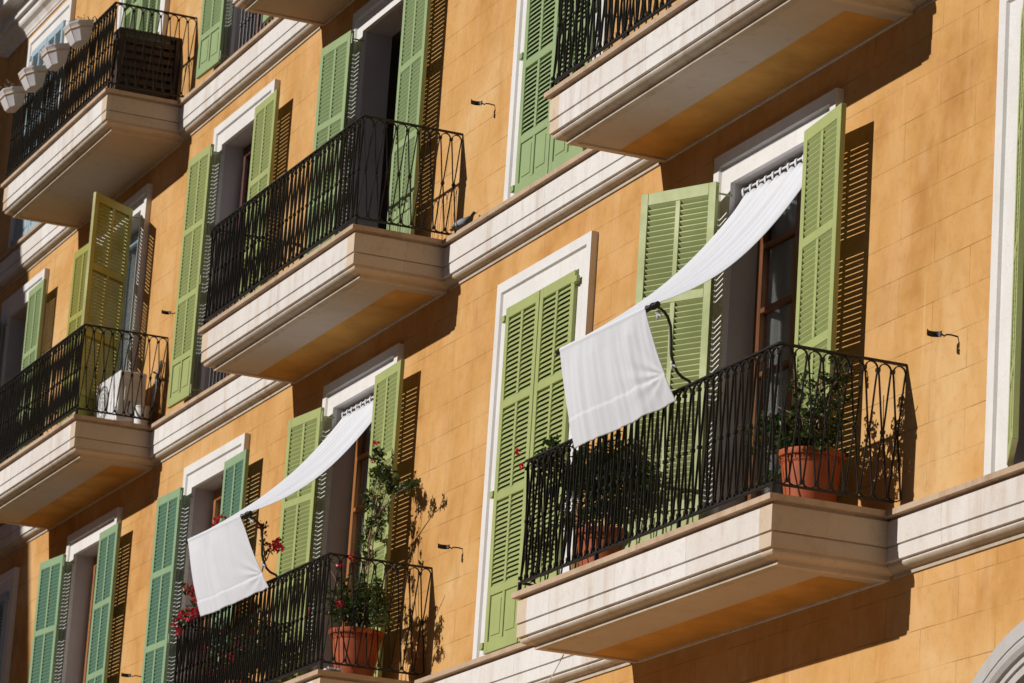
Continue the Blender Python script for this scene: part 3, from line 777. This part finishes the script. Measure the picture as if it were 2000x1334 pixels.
# ------------------------------------------------------------------ plants
def leaf_shape(mb, p, d, up, L, W):
    d = d.normalized(); s = d.cross(up)
    if s.length < 1e-3: s = d.cross(Vector((1,0,0)))
    s.normalize(); nrm = s.cross(d)
    a = p; b = p + d*L*.45 + s*W*.5 + nrm*W*.18; c = p + d*L; e = p + d*L*.45 - s*W*.5 + nrm*W*.18; m = p + d*L*.5
    mb.add([a, b, c, e, m], [(0,1,4),(1,2,4),(2,3,4),(3,0,4)])
def rdir(rnd):
    while True:
        v = Vector((rnd.uniform(-1,1), rnd.uniform(-1,1), rnd.uniform(-1,1)))
        if .05 < v.length < 1: return v.normalized()
def plant(name, label, cat, pot, stems, clumps, blooms, seed, leafm='leaf', group=None, stake=None):
    """pot=(x,d,z,r,h) or None; stems: list of polylines; clumps: (x,d,z,rx,rd,rz,n,size); blooms: (x,d,z,r)"""
    rnd = random.Random(seed)
    root = empty(name, label, cat, (pot[0], -pot[1], pot[2]), group=group)
    o0 = Vector((pot[0], -pot[1], pot[2]))
    if pot[3]:
        r, h = pot[3], pot[4]
        mb = MB(); mb.lathe((0,0,0), [(0,.0),(r*.66,.0),(r*.70,.015),(r*.76,h*.25),(r*.83,h*.55),(r*.875,h*.78),(r*.885,h*.785),(r*.90,h*.80),(r*.915,h*.885),(r*.93,h*.89),(r*1.0,h*.90),(r*1.02,h*.93),(r*1.02,h*.985),(r*.99,h),(r*.93,h),(r*.92,h*.9),(r*.90,h*.86)], 48)
        # key pattern pressed in relief round the collar
        nk = 22
        for k in range(nk):
            a = 2*math.pi*k/nk; rr = r*.905
            def seg(da, dz, la, lz):
                vs = []
                for (aa, zz) in ((a+da, dz), (a+da+la, dz), (a+da+la, dz+lz), (a+da, dz+lz)):
                    rad = rr + (zz-h*.8)/(h*.085)*r*.015
                    vs.append((rad*math.cos(aa), rad*math.sin(aa), zz))
                vs += [(x*1.018, y*1.018, z) for x, y, z in vs]
                mb.add(vs, [(4,5,6,7),(0,1,5,4),(1,2,6,5),(2,3,7,6),(3,0,4,7)])
            w = 2*math.pi/nk; z0 = h*.81; t = h*.018
            seg(0, z0, w*.62, t); seg(0, z0, w*.12, h*.07); seg(0, z0+h*.055, w*.45, t); seg(w*.35, z0+h*.03, w*.10, h*.03)
        o = mb.build('pot', M['terracotta'], root, smooth=True)
        e = o.modifiers.new('edge', 'EDGE_SPLIT'); e.split_angle = R(35)
        mb = MB(); mb.lathe((0,0,0), [(0,h*.88),(r*.91,h*.87)], 24); mb.build('soil', M['soil'], root)
    mb = MB(); tips = []
    for st in stems:
        pts = [Vector((x, -d, z)) - o0 for x, d, z in st]
        fine = []
        for a, b in zip(pts[:-1], pts[1:]):
            for k in range(4): fine.append(a.lerp(b, k/4) + rdir(rnd)*.008)
        fine.append(pts[-1]); n = len(fine)
        mb.tube(fine, .006, 5, rs=[.0075*(1-.6*k/n) for k in range(n)])
    lf = MB()
    for (x, d, z, rx, rd, rz, n, size) in clumps:
        c = Vector((x, -d, z)) - o0; k = 0
        nt = max(3, n//9)
        for _ in range(nt):
            v = rdir(rnd); rad = rnd.uniform(.45, 1.0)**.6
            tip = c + Vector((v.x*rx, v.y*rd, v.z*rz))*rad
            base = c + Vector((v.x*rx, v.y*rd, v.z*rz))*rad*.25 - Vector((0,0,rz*.2))
            dirn = (tip-base)
            mb.tube([base, base.lerp(tip, .5)+rdir(rnd)*.015, tip], .003, 4, rs=[.0038,.003,.0018])
            for q in range(int(1.5*n/nt)):
                t = rnd.uniform(.25, 1.05); p = base.lerp(tip, t) + rdir(rnd)*size*.5
                dd = (rdir(rnd) + dirn.normalized()*.4 + Vector((0,-.15,.15))).normalized()
                leaf_shape(lf, p, dd, Vector((0,0,1)) + rdir(rnd)*.7, size*rnd.uniform(.7,1.4), size*rnd.uniform(.5,.9))
    mb.build('stems', M['stem'], root)
    lf.build('foliage', M[leafm], root)
    for (x, d, z, r) in blooms:
        fl = MB(); c = Vector((x, -d, z)) - o0
        for _ in range(int(7 + r*520)):
            v = rdir(rnd); p = c + v*r*1.25*rnd.uniform(.2, .9)
            leaf_shape(fl, p, (v + rdir(rnd)*.7), rdir(rnd), rnd.uniform(.020,.034), rnd.uniform(.022,.032))
        fl.build('flower', M['magenta'], root)
    if stake:
        for st in stake:
            mb = MB(); mb.tube([Vector((x, -d, z))-o0 for x, d, z in st], .0055, 6); mb.build('stake', M['stake'], root)
    return root
# large balcony, right pot
plant('potted_plant', 'terracotta pot with a loose green bush at the corner end of the large balcony', 'potted plant',
      (1.50,.42,.002,.205,.375),
      [[(1.5,.42,.33),(1.45,.45,.6),(1.3,.45,.8)], [(1.5,.42,.33),(1.6,.4,.62),(1.75,.4,.83),(1.83,.42,.93)], [(1.52,.42,.33),(1.5,.5,.58),(1.2,.55,.72)], [(1.45,.45,.33),(1.2,.5,.45),(.95,.5,.50)], [(1.55,.42,.33),(1.72,.45,.66),(1.95,.45,.85)], [(1.5,.45,.34),(1.42,.5,.7),(1.36,.5,.92)]],
      [(1.45,.45,.52,.30,.24,.16,520,.044),(1.25,.48,.60,.26,.2,.14,300,.04),(1.68,.42,.62,.22,.18,.2,240,.038),(1.78,.42,.82,.16,.12,.14,150,.034),(1.05,.5,.48,.22,.14,.10,110,.036),(1.15,.5,.30,.12,.1,.10,70,.036),(1.35,.45,.84,.14,.1,.10,70,.032),(1.62,.40,.40,.22,.2,.08,140,.04),(.82,.5,.62,.10,.1,.12,40,.03)],
      [], 11, stake=[[(1.55,.40,.33),(1.52,.40,.98)]], group='plants in terracotta pots')
# large balcony, left pot and dense shrub
plant('potted_plant', 'dense dark shrub with few crimson flowers in a pot under the large cloth', 'potted plant',
      (-1.38,.47,.002,.215,.375),
      [[(-1.38,.47,.33),(-1.5,.5,.7),(-1.65,.5,1.0)], [(-1.38,.47,.33),(-1.3,.45,.75),(-1.2,.45,1.0)], [(-1.4,.47,.33),(-1.8,.55,.7),(-2.1,.6,1.0)], [(-1.4,.47,.33),(-1.7,.6,.55),(-1.85,.6,.45)]],
      [(-1.35,.46,.80,.38,.30,.24,1100,.045),(-1.15,.42,.68,.26,.24,.28,500,.045),(-1.65,.52,.82,.30,.24,.22,500,.045),(-1.70,.55,.55,.22,.2,.2,180,.042),(-1.35,.45,.55,.26,.2,.14,260,.042),(-1.95,.72,.92,.16,.12,.10,130,.042),(-1.75,.72,.99,.2,.1,.06,90,.038),(-1.8,.75,.35,.1,.08,.12,50,.036)],
      [(-2.02,.88,.99,.007),(-1.97,.87,.88,.007)], 23, 'leafdark', group='plants in terracotta pots')
# smaller awning balcony, right pot with climbing vine
plant('potted_plant', 'terracotta pot with a climbing bougainvillea trained up canes to the shutter top', 'potted plant',
      (-6.02,.50,.002,.215,.375),
      [[(-6.02,.5,.33),(-6.15,.42,.8),(-6.30,.34,1.2),(-6.42,.30,1.6),(-6.42,.28,1.95)], [(-6.0,.5,.33),(-6.1,.42,.8),(-6.2,.34,1.25),(-6.15,.3,1.6)], [(-6.02,.5,.33),(-6.4,.5,.7),(-6.75,.5,.98)], [(-6.0,.5,.33),(-5.75,.45,.7),(-5.55,.4,.85)], [(-6.3,.32,1.35),(-5.9,.28,1.5),(-5.62,.25,1.52)]],
      [(-6.10,.48,.56,.36,.26,.15,560,.044),(-6.3,.48,.75,.30,.22,.16,260,.04),(-5.78,.45,.62,.24,.2,.16,240,.04),(-5.62,.42,.45,.16,.14,.12,110,.038),
       (-6.42,.29,1.88,.07,.07,.08,50,.038),(-6.30,.29,1.72,.16,.1,.09,180,.04),(-6.16,.29,1.62,.17,.1,.08,150,.04),(-6.40,.31,1.52,.14,.1,.10,130,.038),(-6.28,.31,1.38,.16,.1,.10,130,.038),(-5.92,.27,1.54,.14,.09,.05,70,.036),(-5.70,.24,1.53,.10,.07,.06,60,.034),(-6.42,.33,1.22,.12,.1,.09,90,.036),(-6.30,.35,1.05,.10,.1,.10,70,.034),(-6.12,.32,1.18,.07,.06,.08,30,.034),(-6.7,.5,1.02,.12,.1,.08,30,.026)],
      [(-5.98,.70,.87,.012),(-5.76,.68,.90,.012),(-5.92,.7,.55,.015),(-5.85,.7,.545,.012),(-6.45,.30,2.0,.008),(-6.5,.3,1.86,.007),(-6.62,.7,.6,.009)], 37,
      stake=[[(-6.35,.34,1.2),(-6.27,.30,1.72)], [(-6.1,.46,.33),(-6.45,.3,1.3)]], group='plants in terracotta pots')
# smaller awning balcony, left bougainvillea
bou = [(-8.9,.55,.0),]
plant('bougainvillea', 'crimson bougainvillea spilling over the railing behind the smaller white cloth', 'flowering plant',
      (-8.75,.48,.002,.20,.33),
      [[(-8.75,.48,.3),(-8.85,.6,.8),(-9.1,.8,1.0),(-9.4,.92,1.0)], [(-8.75,.48,.3),(-8.7,.6,.9),(-8.65,.75,1.3),(-8.62,.85,1.62)], [(-8.75,.48,.3),(-8.3,.6,.9),(-7.8,.7,1.20),(-7.4,.78,1.22),(-7.15,.83,1.19)], [(-7.8,.7,1.20),(-7.62,.8,1.3),(-7.52,.85,1.40)], [(-8.75,.48,.3),(-8.9,.7,.8),(-9.0,.88,1.12)]],
      [(-8.85,.55,.55,.40,.26,.30,700,.046),(-8.5,.5,.62,.36,.24,.26,520,.046),(-8.15,.5,.62,.28,.22,.22,300,.044),(-9.05,.80,1.0,.22,.12,.12,110,.04),(-9.35,.9,.95,.16,.1,.08,60,.038),(-9.2,.92,1.12,.12,.08,.07,40,.04),(-8.62,.85,1.50,.12,.1,.12,50,.036),(-7.5,.76,1.28,.25,.08,.08,60,.036),(-7.52,.84,1.38,.05,.05,.06,16,.034)],
      [(-8.66,.88,1.60,.042),(-8.55,.88,1.64,.040),(-8.60,.9,1.56,.036),(-8.9,.93,1.02,.030),(-9.03,.92,.90,.046),(-8.86,.92,.90,.03),(-9.10,.93,1.14,.036),(-9.42,.93,.88,.026),(-9.25,.93,.93,.03),(-9.3,.93,.80,.022),
       (-8.6,.74,.40,.03),(-8.52,.74,.50,.034),(-8.42,.72,.48,.03),(-8.75,.74,.36,.034),(-8.85,.76,.30,.03),(-8.35,.7,.56,.03),(-8.95,.78,.62,.024),(-8.1,.68,.66,.026),(-7.9,.70,.80,.026),(-8.4,.72,.86,.028),(-8.65,.72,.74,.024),(-8.9,.74,.42,.026),(-8.25,.7,.34,.022),
       (-7.13,.84,1.20,.038),(-7.21,.84,1.19,.032),(-7.05,.84,1.17,.026),(-7.52,.86,1.42,.026)], 51, group='plants in terracotta pots')

# ------------------------------------------------------------------ white planters on the top-left railing
def planter(x, label, seed, dry):
    rnd = random.Random(seed); z0 = FZ[2]+.62
    r = empty('planter', label, 'planter', (x+.04, -1.0, z0+.035), group='white planters hooked over the railing'); r.rotation_euler = (R(11), 0, 0); r.scale = (.95, .95, .84)
    mb = MB(); n = 40
    def ring(a, b, z):
        a *= .74; b *= .86
        cor = [(a,-b*.35),(a,b),(-a,b),(-a,-b*.35),(-a*.55,-b),(a*.55,-b)]; pts = []
        per = [7,7,7,5,9,5]
        for q in range(6):
            p0, p1 = cor[q], cor[(q+1)%6]
            for k in range(per[q]): pts.append((p0[0]+(p1[0]-p0[0])*k/per[q], p0[1]+(p1[1]-p0[1])*k/per[q], z))
        return pts
    prof = [(.0,.0,.0),(.215,.075,0),(.222,.082,.012),(.268,.128,.16),(.272,.130,.165),(.278,.136,.205),(.284,.142,.21),(.288,.146,.235),(.278,.136,.235),(.262,.120,.19),(0,0,.185)]
    vs = []
    for a, b, z in prof: vs += ring(max(a,.001), max(b,.001), z)
    mb.add(vs, [(i*n+k, i*n+(k+1)%n, (i+1)*n+(k+1)%n, (i+1)*n+k) for i in range(len(prof)-1) for k in range(n)])
    o = mb.build('box', M['rattan'], r, smooth=True); e = o.modifiers.new('edge', 'EDGE_SPLIT'); e.split_angle = R(40)
    mb = MB(); pts = ring(.270,.131,.158); pts.append(pts[0]); mb.tube(pts, .008, 6, cap=False)
    for s in (-1, 1):
        mb.tube([(s*.090,-.068,.005),(s*.110,-.112,.158)], .003, 5); mb.tube([(s*.112,-.113,.16),(s*.116,-.124,.225)], .003, 5)
    mb.build('straw_band', M['band'], r)
    mb = MB()
    for s in (-.15, .15): mb.tube([(s,.10,.16),(s,.13,.27),(s,.155,.30),(s,.17,.27),(s,.17,.2)], .006, 6)
    mb.build('hook', M['iron'], r)
    lf = MB(); st = MB()
    for _ in range(26 if dry else 12):
        b = Vector((rnd.uniform(-.18,.18), rnd.uniform(-.08,.08), .19)); t = b + Vector((rnd.uniform(-.12,.08), rnd.uniform(-.08,.03), rnd.uniform(.04,.17 if dry else .08)))
        st.tube([b, b.lerp(t,.5)+rdir(rnd)*.01, t], .0025, 4)
        for q in range(5): leaf_shape(lf, b.lerp(t, rnd.uniform(.4,1.1))+rdir(rnd)*.012, rdir(rnd), rdir(rnd), .028, .018)
    st.build('stems', M['stem'], r); lf.build('foliage', M['drytwig'], r)
    return r
planter(-14.25, 'white planter nearest the railing corner, topmost of the four on the top left balcony', 1, False)
planter(-15.09, 'white planter second from the railing corner, with withered brown sprigs', 2, False)
planter(-15.92, 'white planter third from the railing corner, without visible growth', 3, False)
planter(-16.72, 'white planter farthest from the railing corner, with tall dry twigs', 4, True)

# slatted cabinet on the top-left balcony
cab = empty('slatted_cabinet', 'dark brown slatted wooden screen box at the end of the top left balcony', 'cabinet', (-14.06, -.33, FZ[2]+.002))
W_, D_, H_ = .16, .60, .80
for (x, y) in ((-W_/2,-D_/2),(W_/2,-D_/2),(-W_/2,D_/2),(W_/2,D_/2)):
    mb = MB(); mb.box(x-.03, x+.03, y-.03, y+.03, 0, H_); bevel(mb.build('post', M['shadewood'] if x > 0 else M['redwood'], cab), .004)  # right-hand posts coloured darker to carry that side's shade
for sx in (-1, 1):
    mb = MB()
    for k in range(8):
        z = .13 + k*.085; mb.box(sx*W_/2-.009, sx*W_/2+.009, -D_/2+.03, D_/2-.03, z-.025, z+.025)
    mb.build('slat_panel', M['shadewood'], cab)
mb = MB()
mb.box(-W_/2-.03, W_/2+.03, -D_/2-.03, D_/2+.03, H_, H_+.03); mb.build('top', M['shadewood'], cab)
mb = MB()
for k in range(8):
    z = .13 + k*.085; mb.box(-W_/2+.03, W_/2-.03, -D_/2-.012, -D_/2+.012, z-.024, z+.024)
mb.build('front_slat_panel', M['redwood'], cab)

# air conditioner and buckets on the balcony below
ac_ = empty('air_conditioner', 'white air conditioner box standing by the end of the left balcony', 'air conditioner', (-14.05, -.27, FZ[1]+.002))
mb = MB(); mb.box(-.40,.40,-.14,.14,.05,.56); bevel(mb.build('casing', M['white_plastic'], ac_), .018, 3)
mb = MB(); mb.tube([(-.12+.19*math.cos(2*math.pi*k/32), -.146, .30+.19*math.sin(2*math.pi*k/32)) for k in range(33)], .008, 5, cap=False)
for r_ in (.04,.08,.12,.16): mb.tube([(-.12+r_*math.cos(2*math.pi*k/24), -.148, .30+r_*math.sin(2*math.pi*k/24)) for k in range(25)], .003, 4, cap=False)
mb.build('fan_grille', M['grey_plastic'], ac_)
mb = MB(); mb.box(.401,.415,-.07,.07,.46,.50); mb.box(.401,.412,-.08,.08,.26,.40); mb.box(.401,.407,-.03,.10,.20,.21); bevel(mb.build('side_handle', M['white_plastic'], ac_), .004)
for s in (-.3,.3):
    mb = MB(); mb.box(s-.04,s+.04,-.13,.13,0,.05); mb.build('foot', M['grey_plastic'], ac_)
mb = MB(); mb.tube([(.415,-.02,.25),(.44,-.04,.20),(.47,-.05,.14),(.52,-.05,.10),(.56,-.02,.08)], .010, 7); mb.build('cable', M['black'], ac_)
hs = tag(MB().tube([(-13.66,-.05,3.60),(-13.68,-.05,3.75),(-13.67,-.05,3.88),(-13.64,-.05,4.00),(-13.60,-.045,4.08),(-13.56,-.04,4.15),(-13.545,-.04,4.24)], .020, 10).build('drain_hose', M['grey_plastic'], smooth=True), 'grey corrugated hose rising behind the white buckets', 'hose')
tag(MB().tube([(-13.62,-.08,4.13),(-13.56,-.06,4.10),(-13.53,-.06,3.95),(-13.54,-.07,3.80),(-13.58,-.09,3.70)], .010, 7).build('black_pipe', M['black'], smooth=True), 'thin black pipe curving beside the grey hose', 'pipe')
def bucket(x, d, r, h, lab):
    b = empty('bucket', lab, 'bucket', (x, -d, FZ[1]+.002))
    mb = MB(); mb.lathe((0,0,0), [(0,0),(r*.82,0),(r*.84,.01),(r*.95,h*.93),(r*1.03,h*.94),(r*1.03,h),(r*.94,h),(r*.8,.02),(0,.02)], 28); o = mb.build('body', M['white_plastic'], b, smooth=True); e = o.modifiers.new('edge', 'EDGE_SPLIT'); e.split_angle = R(35)
    mb = MB(); mb.tube([(r*1.0*math.cos(math.pi*k/12), -r*.5*math.sin(math.pi*k/12)-.0, h*.95-.06*math.sin(math.pi*k/12)) for k in range(13)], .003, 5); mb.build('handle', M['iron'], b)
bucket(-13.63, .16, .085, .21, 'larger white bucket at the end of the left balcony'); bucket(-13.72, .36, .06, .19, 'narrow white bucket between the air conditioner and the larger bucket')

# ------------------------------------------------------------------ wall hooks between the windows
def wall_hook(x, z, label, first_=[None]):
    if first_[0] is None:
        h = empty('wall_hook', label, 'hook', (x, 0, z), group='iron pole hooks on the wall'); h.scale = (.9, .9, .85)
        mb = MB(); mb.tube([(0,.0,0),(0,-.05,.004),(0,-.082,.002),(0,-.10,-.012),(0,-.118,-.002)], .006, 7); mb.build('arm', M['iron'], h, smooth=True)
        pts = []
        for k in range(15):
            a = math.pi*(1.0 - k/14)*1.0 - .15
            pts.append((.0 + .042*math.sin(a)*-1, -.172 + .052*math.cos(a)*-1*-1 ))
        vs = []
        for (px, py) in pts: vs += [(px, py, -.020), (px, py, .020)]
        for (px, py) in pts: vs += [(px*.90, -.172+(py+.172)*.90, -.020), (px*.90, -.172+(py+.172)*.90, .020)]
        n = len(pts); fs = [(2*q, 2*q+1, 2*q+3, 2*q+2) for q in range(n-1)] + [(2*n+2*q, 2*n+2*q+2, 2*n+2*q+3, 2*n+2*q+1) for q in range(n-1)] + [(2*q, 2*q+2, 2*n+2*q+2, 2*n+2*q) for q in range(n-1)] + [(2*q+1, 2*n+2*q+1, 2*n+2*q+3, 2*q+3) for q in range(n-1)]
        fs += [(0, 2*n, 2*n+1, 1), (2*n-2, 2*n-1, 4*n-1, 4*n-2)]
        mb = MB(); mb.add(vs, fs); mb.build('strap', M['iron'], h)
        first_[0] = h; return h
    s = first_[0]; h = s.copy(); COL.objects.link(h); h.location = (x, 0, z); h['label'] = label
    for c in s.children:
        d = c.copy(); COL.objects.link(d); d.parent = h
    return h
wall_hook(2.485, .955, 'curved black hook on bare plaster right of the large balcony')
wall_hook(-5.148, 4.525, 'curved black hook on the plaster above the pigeon')
wall_hook(-5.182, .965, 'curved black hook between the climbing plant and the closed shutters')
wall_hook(-13.12, 4.62, 'black hook beside the tall shutter right of the air conditioner')
wall_hook(-13.36, 1.07, 'black hook at the lower picture edge between the teal shutters')
wall_hook(1.36, .985, 'black hook in the shutter shadow above the right pot of the large balcony')
wall_hook(-6.30, .985, 'black hook above the pot below the climbing plant')
wall_hook(-2.60, 4.47, 'black hook behind the railing at the upper picture edge')
wall_hook(-10.35, 4.50, 'black hook behind the railing of the empty balcony')

# ------------------------------------------------------------------ pigeon
def pigeon():
    p = empty('pigeon', 'grey pigeon with two black wing bars perched on the ledge', 'pigeon', (-5.40, -.095, FZ[1]+.0), math.atan2(.50, .85)); p.scale = (.74, .74, .70)
    # +x is forward
    secs = [(-.165,.010,.028,.006),(-.13,.020,.034,.008),(-.10,.034,.030,.020),(-.06,.050,.042,.036),(-.02,.064,.052,.048),(.03,.078,.056,.054),(.07,.094,.050,.050),(.095,.115,.036,.038),(.108,.140,.026,.027),(.116,.162,.024,.024),(.128,.176,.022,.021),(.145,.176,.013,.013),(.152,.173,.004,.004)]
    mb = MB(); n = 16; vs = []
    for (x, z, w, h) in secs:
        for k in range(n):
            a = 2*math.pi*k/n; vs.append((x, w*math.cos(a), z + h*math.sin(a)))
    mb.add(vs, [(i*n+k, i*n+(k+1)%n, (i+1)*n+(k+1)%n, (i+1)*n+k) for i in range(len(secs)-1) for k in range(n)] + [tuple(range(n))])
    m, nt, b = newmat('pigeon_feathers'); g = N(nt); tc = g.n('TexCoord'); sp = g.n('SeparateXYZ'); g.l(tc.outputs['Object'], sp.inputs[0])
    c = g.ramp(g.math('ADD', g.math('MULTIPLY', sp.outputs[0], 2.5), .5), [(.0,(.02,.02,.022)),(.20,(.03,.03,.033)),(.28,(.12,.125,.14)),(.56,(.14,.145,.165)),(.66,(.035,.05,.05)),(.80,(.02,.028,.035)),(1.0,(.03,.033,.045))])
    g.l(g.mix(.25, c, g.ramp(g.noise(g.pos(), 90, 3), [(.3,.0),(.7,.25)]), 'ADD') if False else c, b.inputs['Base Color']); b.inputs['Roughness'].default_value = .6
    body = mb.build('body', m, p, smooth=True)
    mw, nt, b = newmat('pigeon_wing'); g = N(nt); tc = g.n('TexCoord'); sp = g.n('SeparateXYZ'); g.l(tc.outputs['Object'], sp.inputs[0])
    q = g.math('ADD', g.math('MULTIPLY', sp.outputs[0], 3.0), g.math('ADD', .5, g.math('MULTIPLY', sp.outputs[2], 1.0)))
    c = g.ramp(q, [(.0,(.06,.06,.066)),(.24,(.12,.12,.13)),(.28,(.012,.012,.012)),(.325,(.012,.012,.012)),(.335,(.26,.27,.30)),(.385,(.26,.27,.30)),(.395,(.012,.012,.012)),(.44,(.012,.012,.012)),(.45,(.22,.23,.26)),(.8,(.17,.175,.20))], 'LINEAR')
    g.l(c, b.inputs['Base Color']); b.inputs['Roughness'].default_value = .6
    for s in (-1, 1):
        mb = MB(); vs = []; ws = [(-.135,.038,.010,.010),(-.09,.046,.016,.020),(-.05,.058,.018,.032),(0,.074,.018,.040),(.04,.086,.015,.038),(.07,.094,.008,.026)]
        for (x, z, t, h) in ws:
            for k in range(10):
                a = 2*math.pi*k/10; wdt = {0:.030}.get(x, .045) ; base = .020 + .032*math.sin(math.pi*(x+.16)/.26)
                vs.append((x, s*(base + t*.55*math.cos(a)), z + h*math.sin(a)))
        nn = 10
        mb.add(vs, [(i*nn+k, i*nn+(k+1)%nn, (i+1)*nn+(k+1)%nn, (i+1)*nn+k) for i in range(len(ws)-1) for k in range(nn)] + [tuple(range(nn)), tuple(range((len(ws)-1)*nn, len(ws)*nn))])
        mb.build('wing', mw, p, smooth=True)
    mb = MB()
    for s in (-1, 1):
        mb.tube([(.0,s*.02,.03),(.004,s*.02,.0)], .004, 6)
        for a in (-.5,0,.5): mb.tube([(.004,s*.02,.004),(.004+.025*math.cos(a),s*.02+.025*math.sin(a),.003)], .0028, 5)
    mb.build('feet', simple('pigeon_leg', (.45,.10,.08), .6), p)
    mb = MB(); mb.tube([(.144,0,.178),(.158,0,.174),(.172,0,.166)], .006, 7, rs=[.007,.005,.0015]); mb.build('beak', M['black'], p)
    mb = MB()
    for s in (-1,1): mb.tube([(.130,s*.019,.180),(.130,s*.0225,.180)], .0035, 8)
    mb.build('eye', simple('pigeon_eye', (.05,.02,.01), .3), p)
pigeon()

# cable strung between the two lowest balconies
pts = []
for k in range(25):
    t = k/24; a = Vector((-5.85,-.60,-.10)); b = Vector((-1.79,-.55,-.40)); q = a.lerp(b, t); q.z -= .50*math.sin(math.pi*t); q.y += .25*math.sin(math.pi*t); pts.append(q)
tag(MB().tube(pts, .0045, 6).build('cable', M['white_plastic'], smooth=True), 'thin white cable sagging between the two lowest balconies', 'cable')
# crumpled rag on the lower balcony slab
rg = MB(); rnd = random.Random(5); vs = []; nn = 14
for j in range(nn+1):
    for i in range(nn+1):
        x = (i/nn-.5)*.26; y = (j/nn-.5)*.12; vs.append((x, y, .012 + .028*abs(noise.noise(Vector((x*22, y*30, 1.7))))*1.6))
rg.add(vs, [(j*(nn+1)+i, j*(nn+1)+i+1, (j+1)*(nn+1)+i+1, (j+1)*(nn+1)+i) for j in range(nn) for i in range(nn)])
o = rg.build('rag', M['cloth'], loc=(-5.90,-.74,.004), smooth=True); sm = o.modifiers.new('thick','SOLIDIFY'); sm.thickness = .008
tag(o, 'crumpled white rag lying by the terracotta pot', 'rag')

# unseen building added behind the viewpoint to cut sky and street bounce light
ob = empty('sky_blocking_building', 'unseen plain stone building added behind the viewpoint to block sky light', 'building', (0, -36, GZ))
mb = MB(); mb.box(-60, 60, -14, 0, 0, 12.8); mb.build('wall', M['soffit'], ob)
mb = MB(); mb.box(-60.4, 60.4, -14.4, .5, 12.8, 13.2); mb.build('cornice', M['stone'], ob)
for fl in range(3):
    mb = MB()
    for k in range(-14, 15): mb.box(k*4-.6, k*4+.6, -.1, .02, 1.2+fl*4, 3.4+fl*4)
    tag(mb.build('windows', M['room'], ob), kind='stuff')
# ------------------------------------------------------------------ ground and street
mb = MB(); mb.add([(-400,-400,GZ),(400,-400,GZ),(400,200,GZ),(-400,200,GZ)], [(0,1,2,3)]); g_ = mb.build('ground', M['paving']); tag(g_, kind='structure')

# ------------------------------------------------------------------ light, sky, camera
w = bpy.data.worlds.new("World"); scene.world = w; w.use_nodes = True; nt = w.node_tree; nt.nodes.clear()
out = nt.nodes.new('ShaderNodeOutputWorld'); bg = nt.nodes.new('ShaderNodeBackground'); sky = nt.nodes.new('ShaderNodeTexSky')
sky.sky_type = 'NISHITA'; sky.sun_disc = False; bg.inputs[1].default_value = .05
nt.links.new(sky.outputs[0], bg.inputs[0]); nt.links.new(bg.outputs[0], out.inputs[0])
trav = Vector((.177, 1.0, -.489)).normalized()
tosun = -trav
sky.sun_elevation = math.asin(tosun.z); sky.sun_rotation = math.atan2(tosun.x, tosun.y)
sky.altitude = 4000; sky.air_density = .6; sky.dust_density = .1; sky.ozone_density = 1.0
sl = bpy.data.lights.new('sun', 'SUN'); sl.energy = 5.0; sl.angle = R(.53); sl.color = (1, .955, .90)
so = bpy.data.objects.new('sun', sl); COL.objects.link(so); so.rotation_euler = trav.to_track_quat('-Z', 'Y').to_euler()
cd = bpy.data.cameras.new('camera'); co = bpy.data.objects.new('camera', cd); COL.objects.link(co); scene.camera = co
Rt = Vector((0.38835416, 0.91925894, 0.06437432)); Up = Vector((0.21138315, -0.15686074, 0.96473409)); Fw = Vector((-0.89693824, 0.36105085, 0.25523337))
mt = Matrix((( Rt.x, Up.x, -Fw.x, 21.33810324), (Rt.y, Up.y, -Fw.y, -10.38236053), (Rt.z, Up.z, -Fw.z, -4.89288233), (0,0,0,1)))
co.matrix_world = mt
cd.sensor_width = 36; cd.lens = 7423.166/2000*36; cd.clip_start = .5; cd.clip_end = 2000
cd.dof.use_dof = True; cd.dof.focus_distance = 25.5; cd.dof.aperture_fstop = 7.1
scene.view_settings.view_transform = 'Standard'; scene.view_settings.look = 'None'; scene.view_settings.exposure = -.22; scene.view_settings.gamma = 1.0
scene.cycles.max_bounces = 8; scene.cycles.diffuse_bounces = 5; scene.cycles.transparent_max_bounces = 12
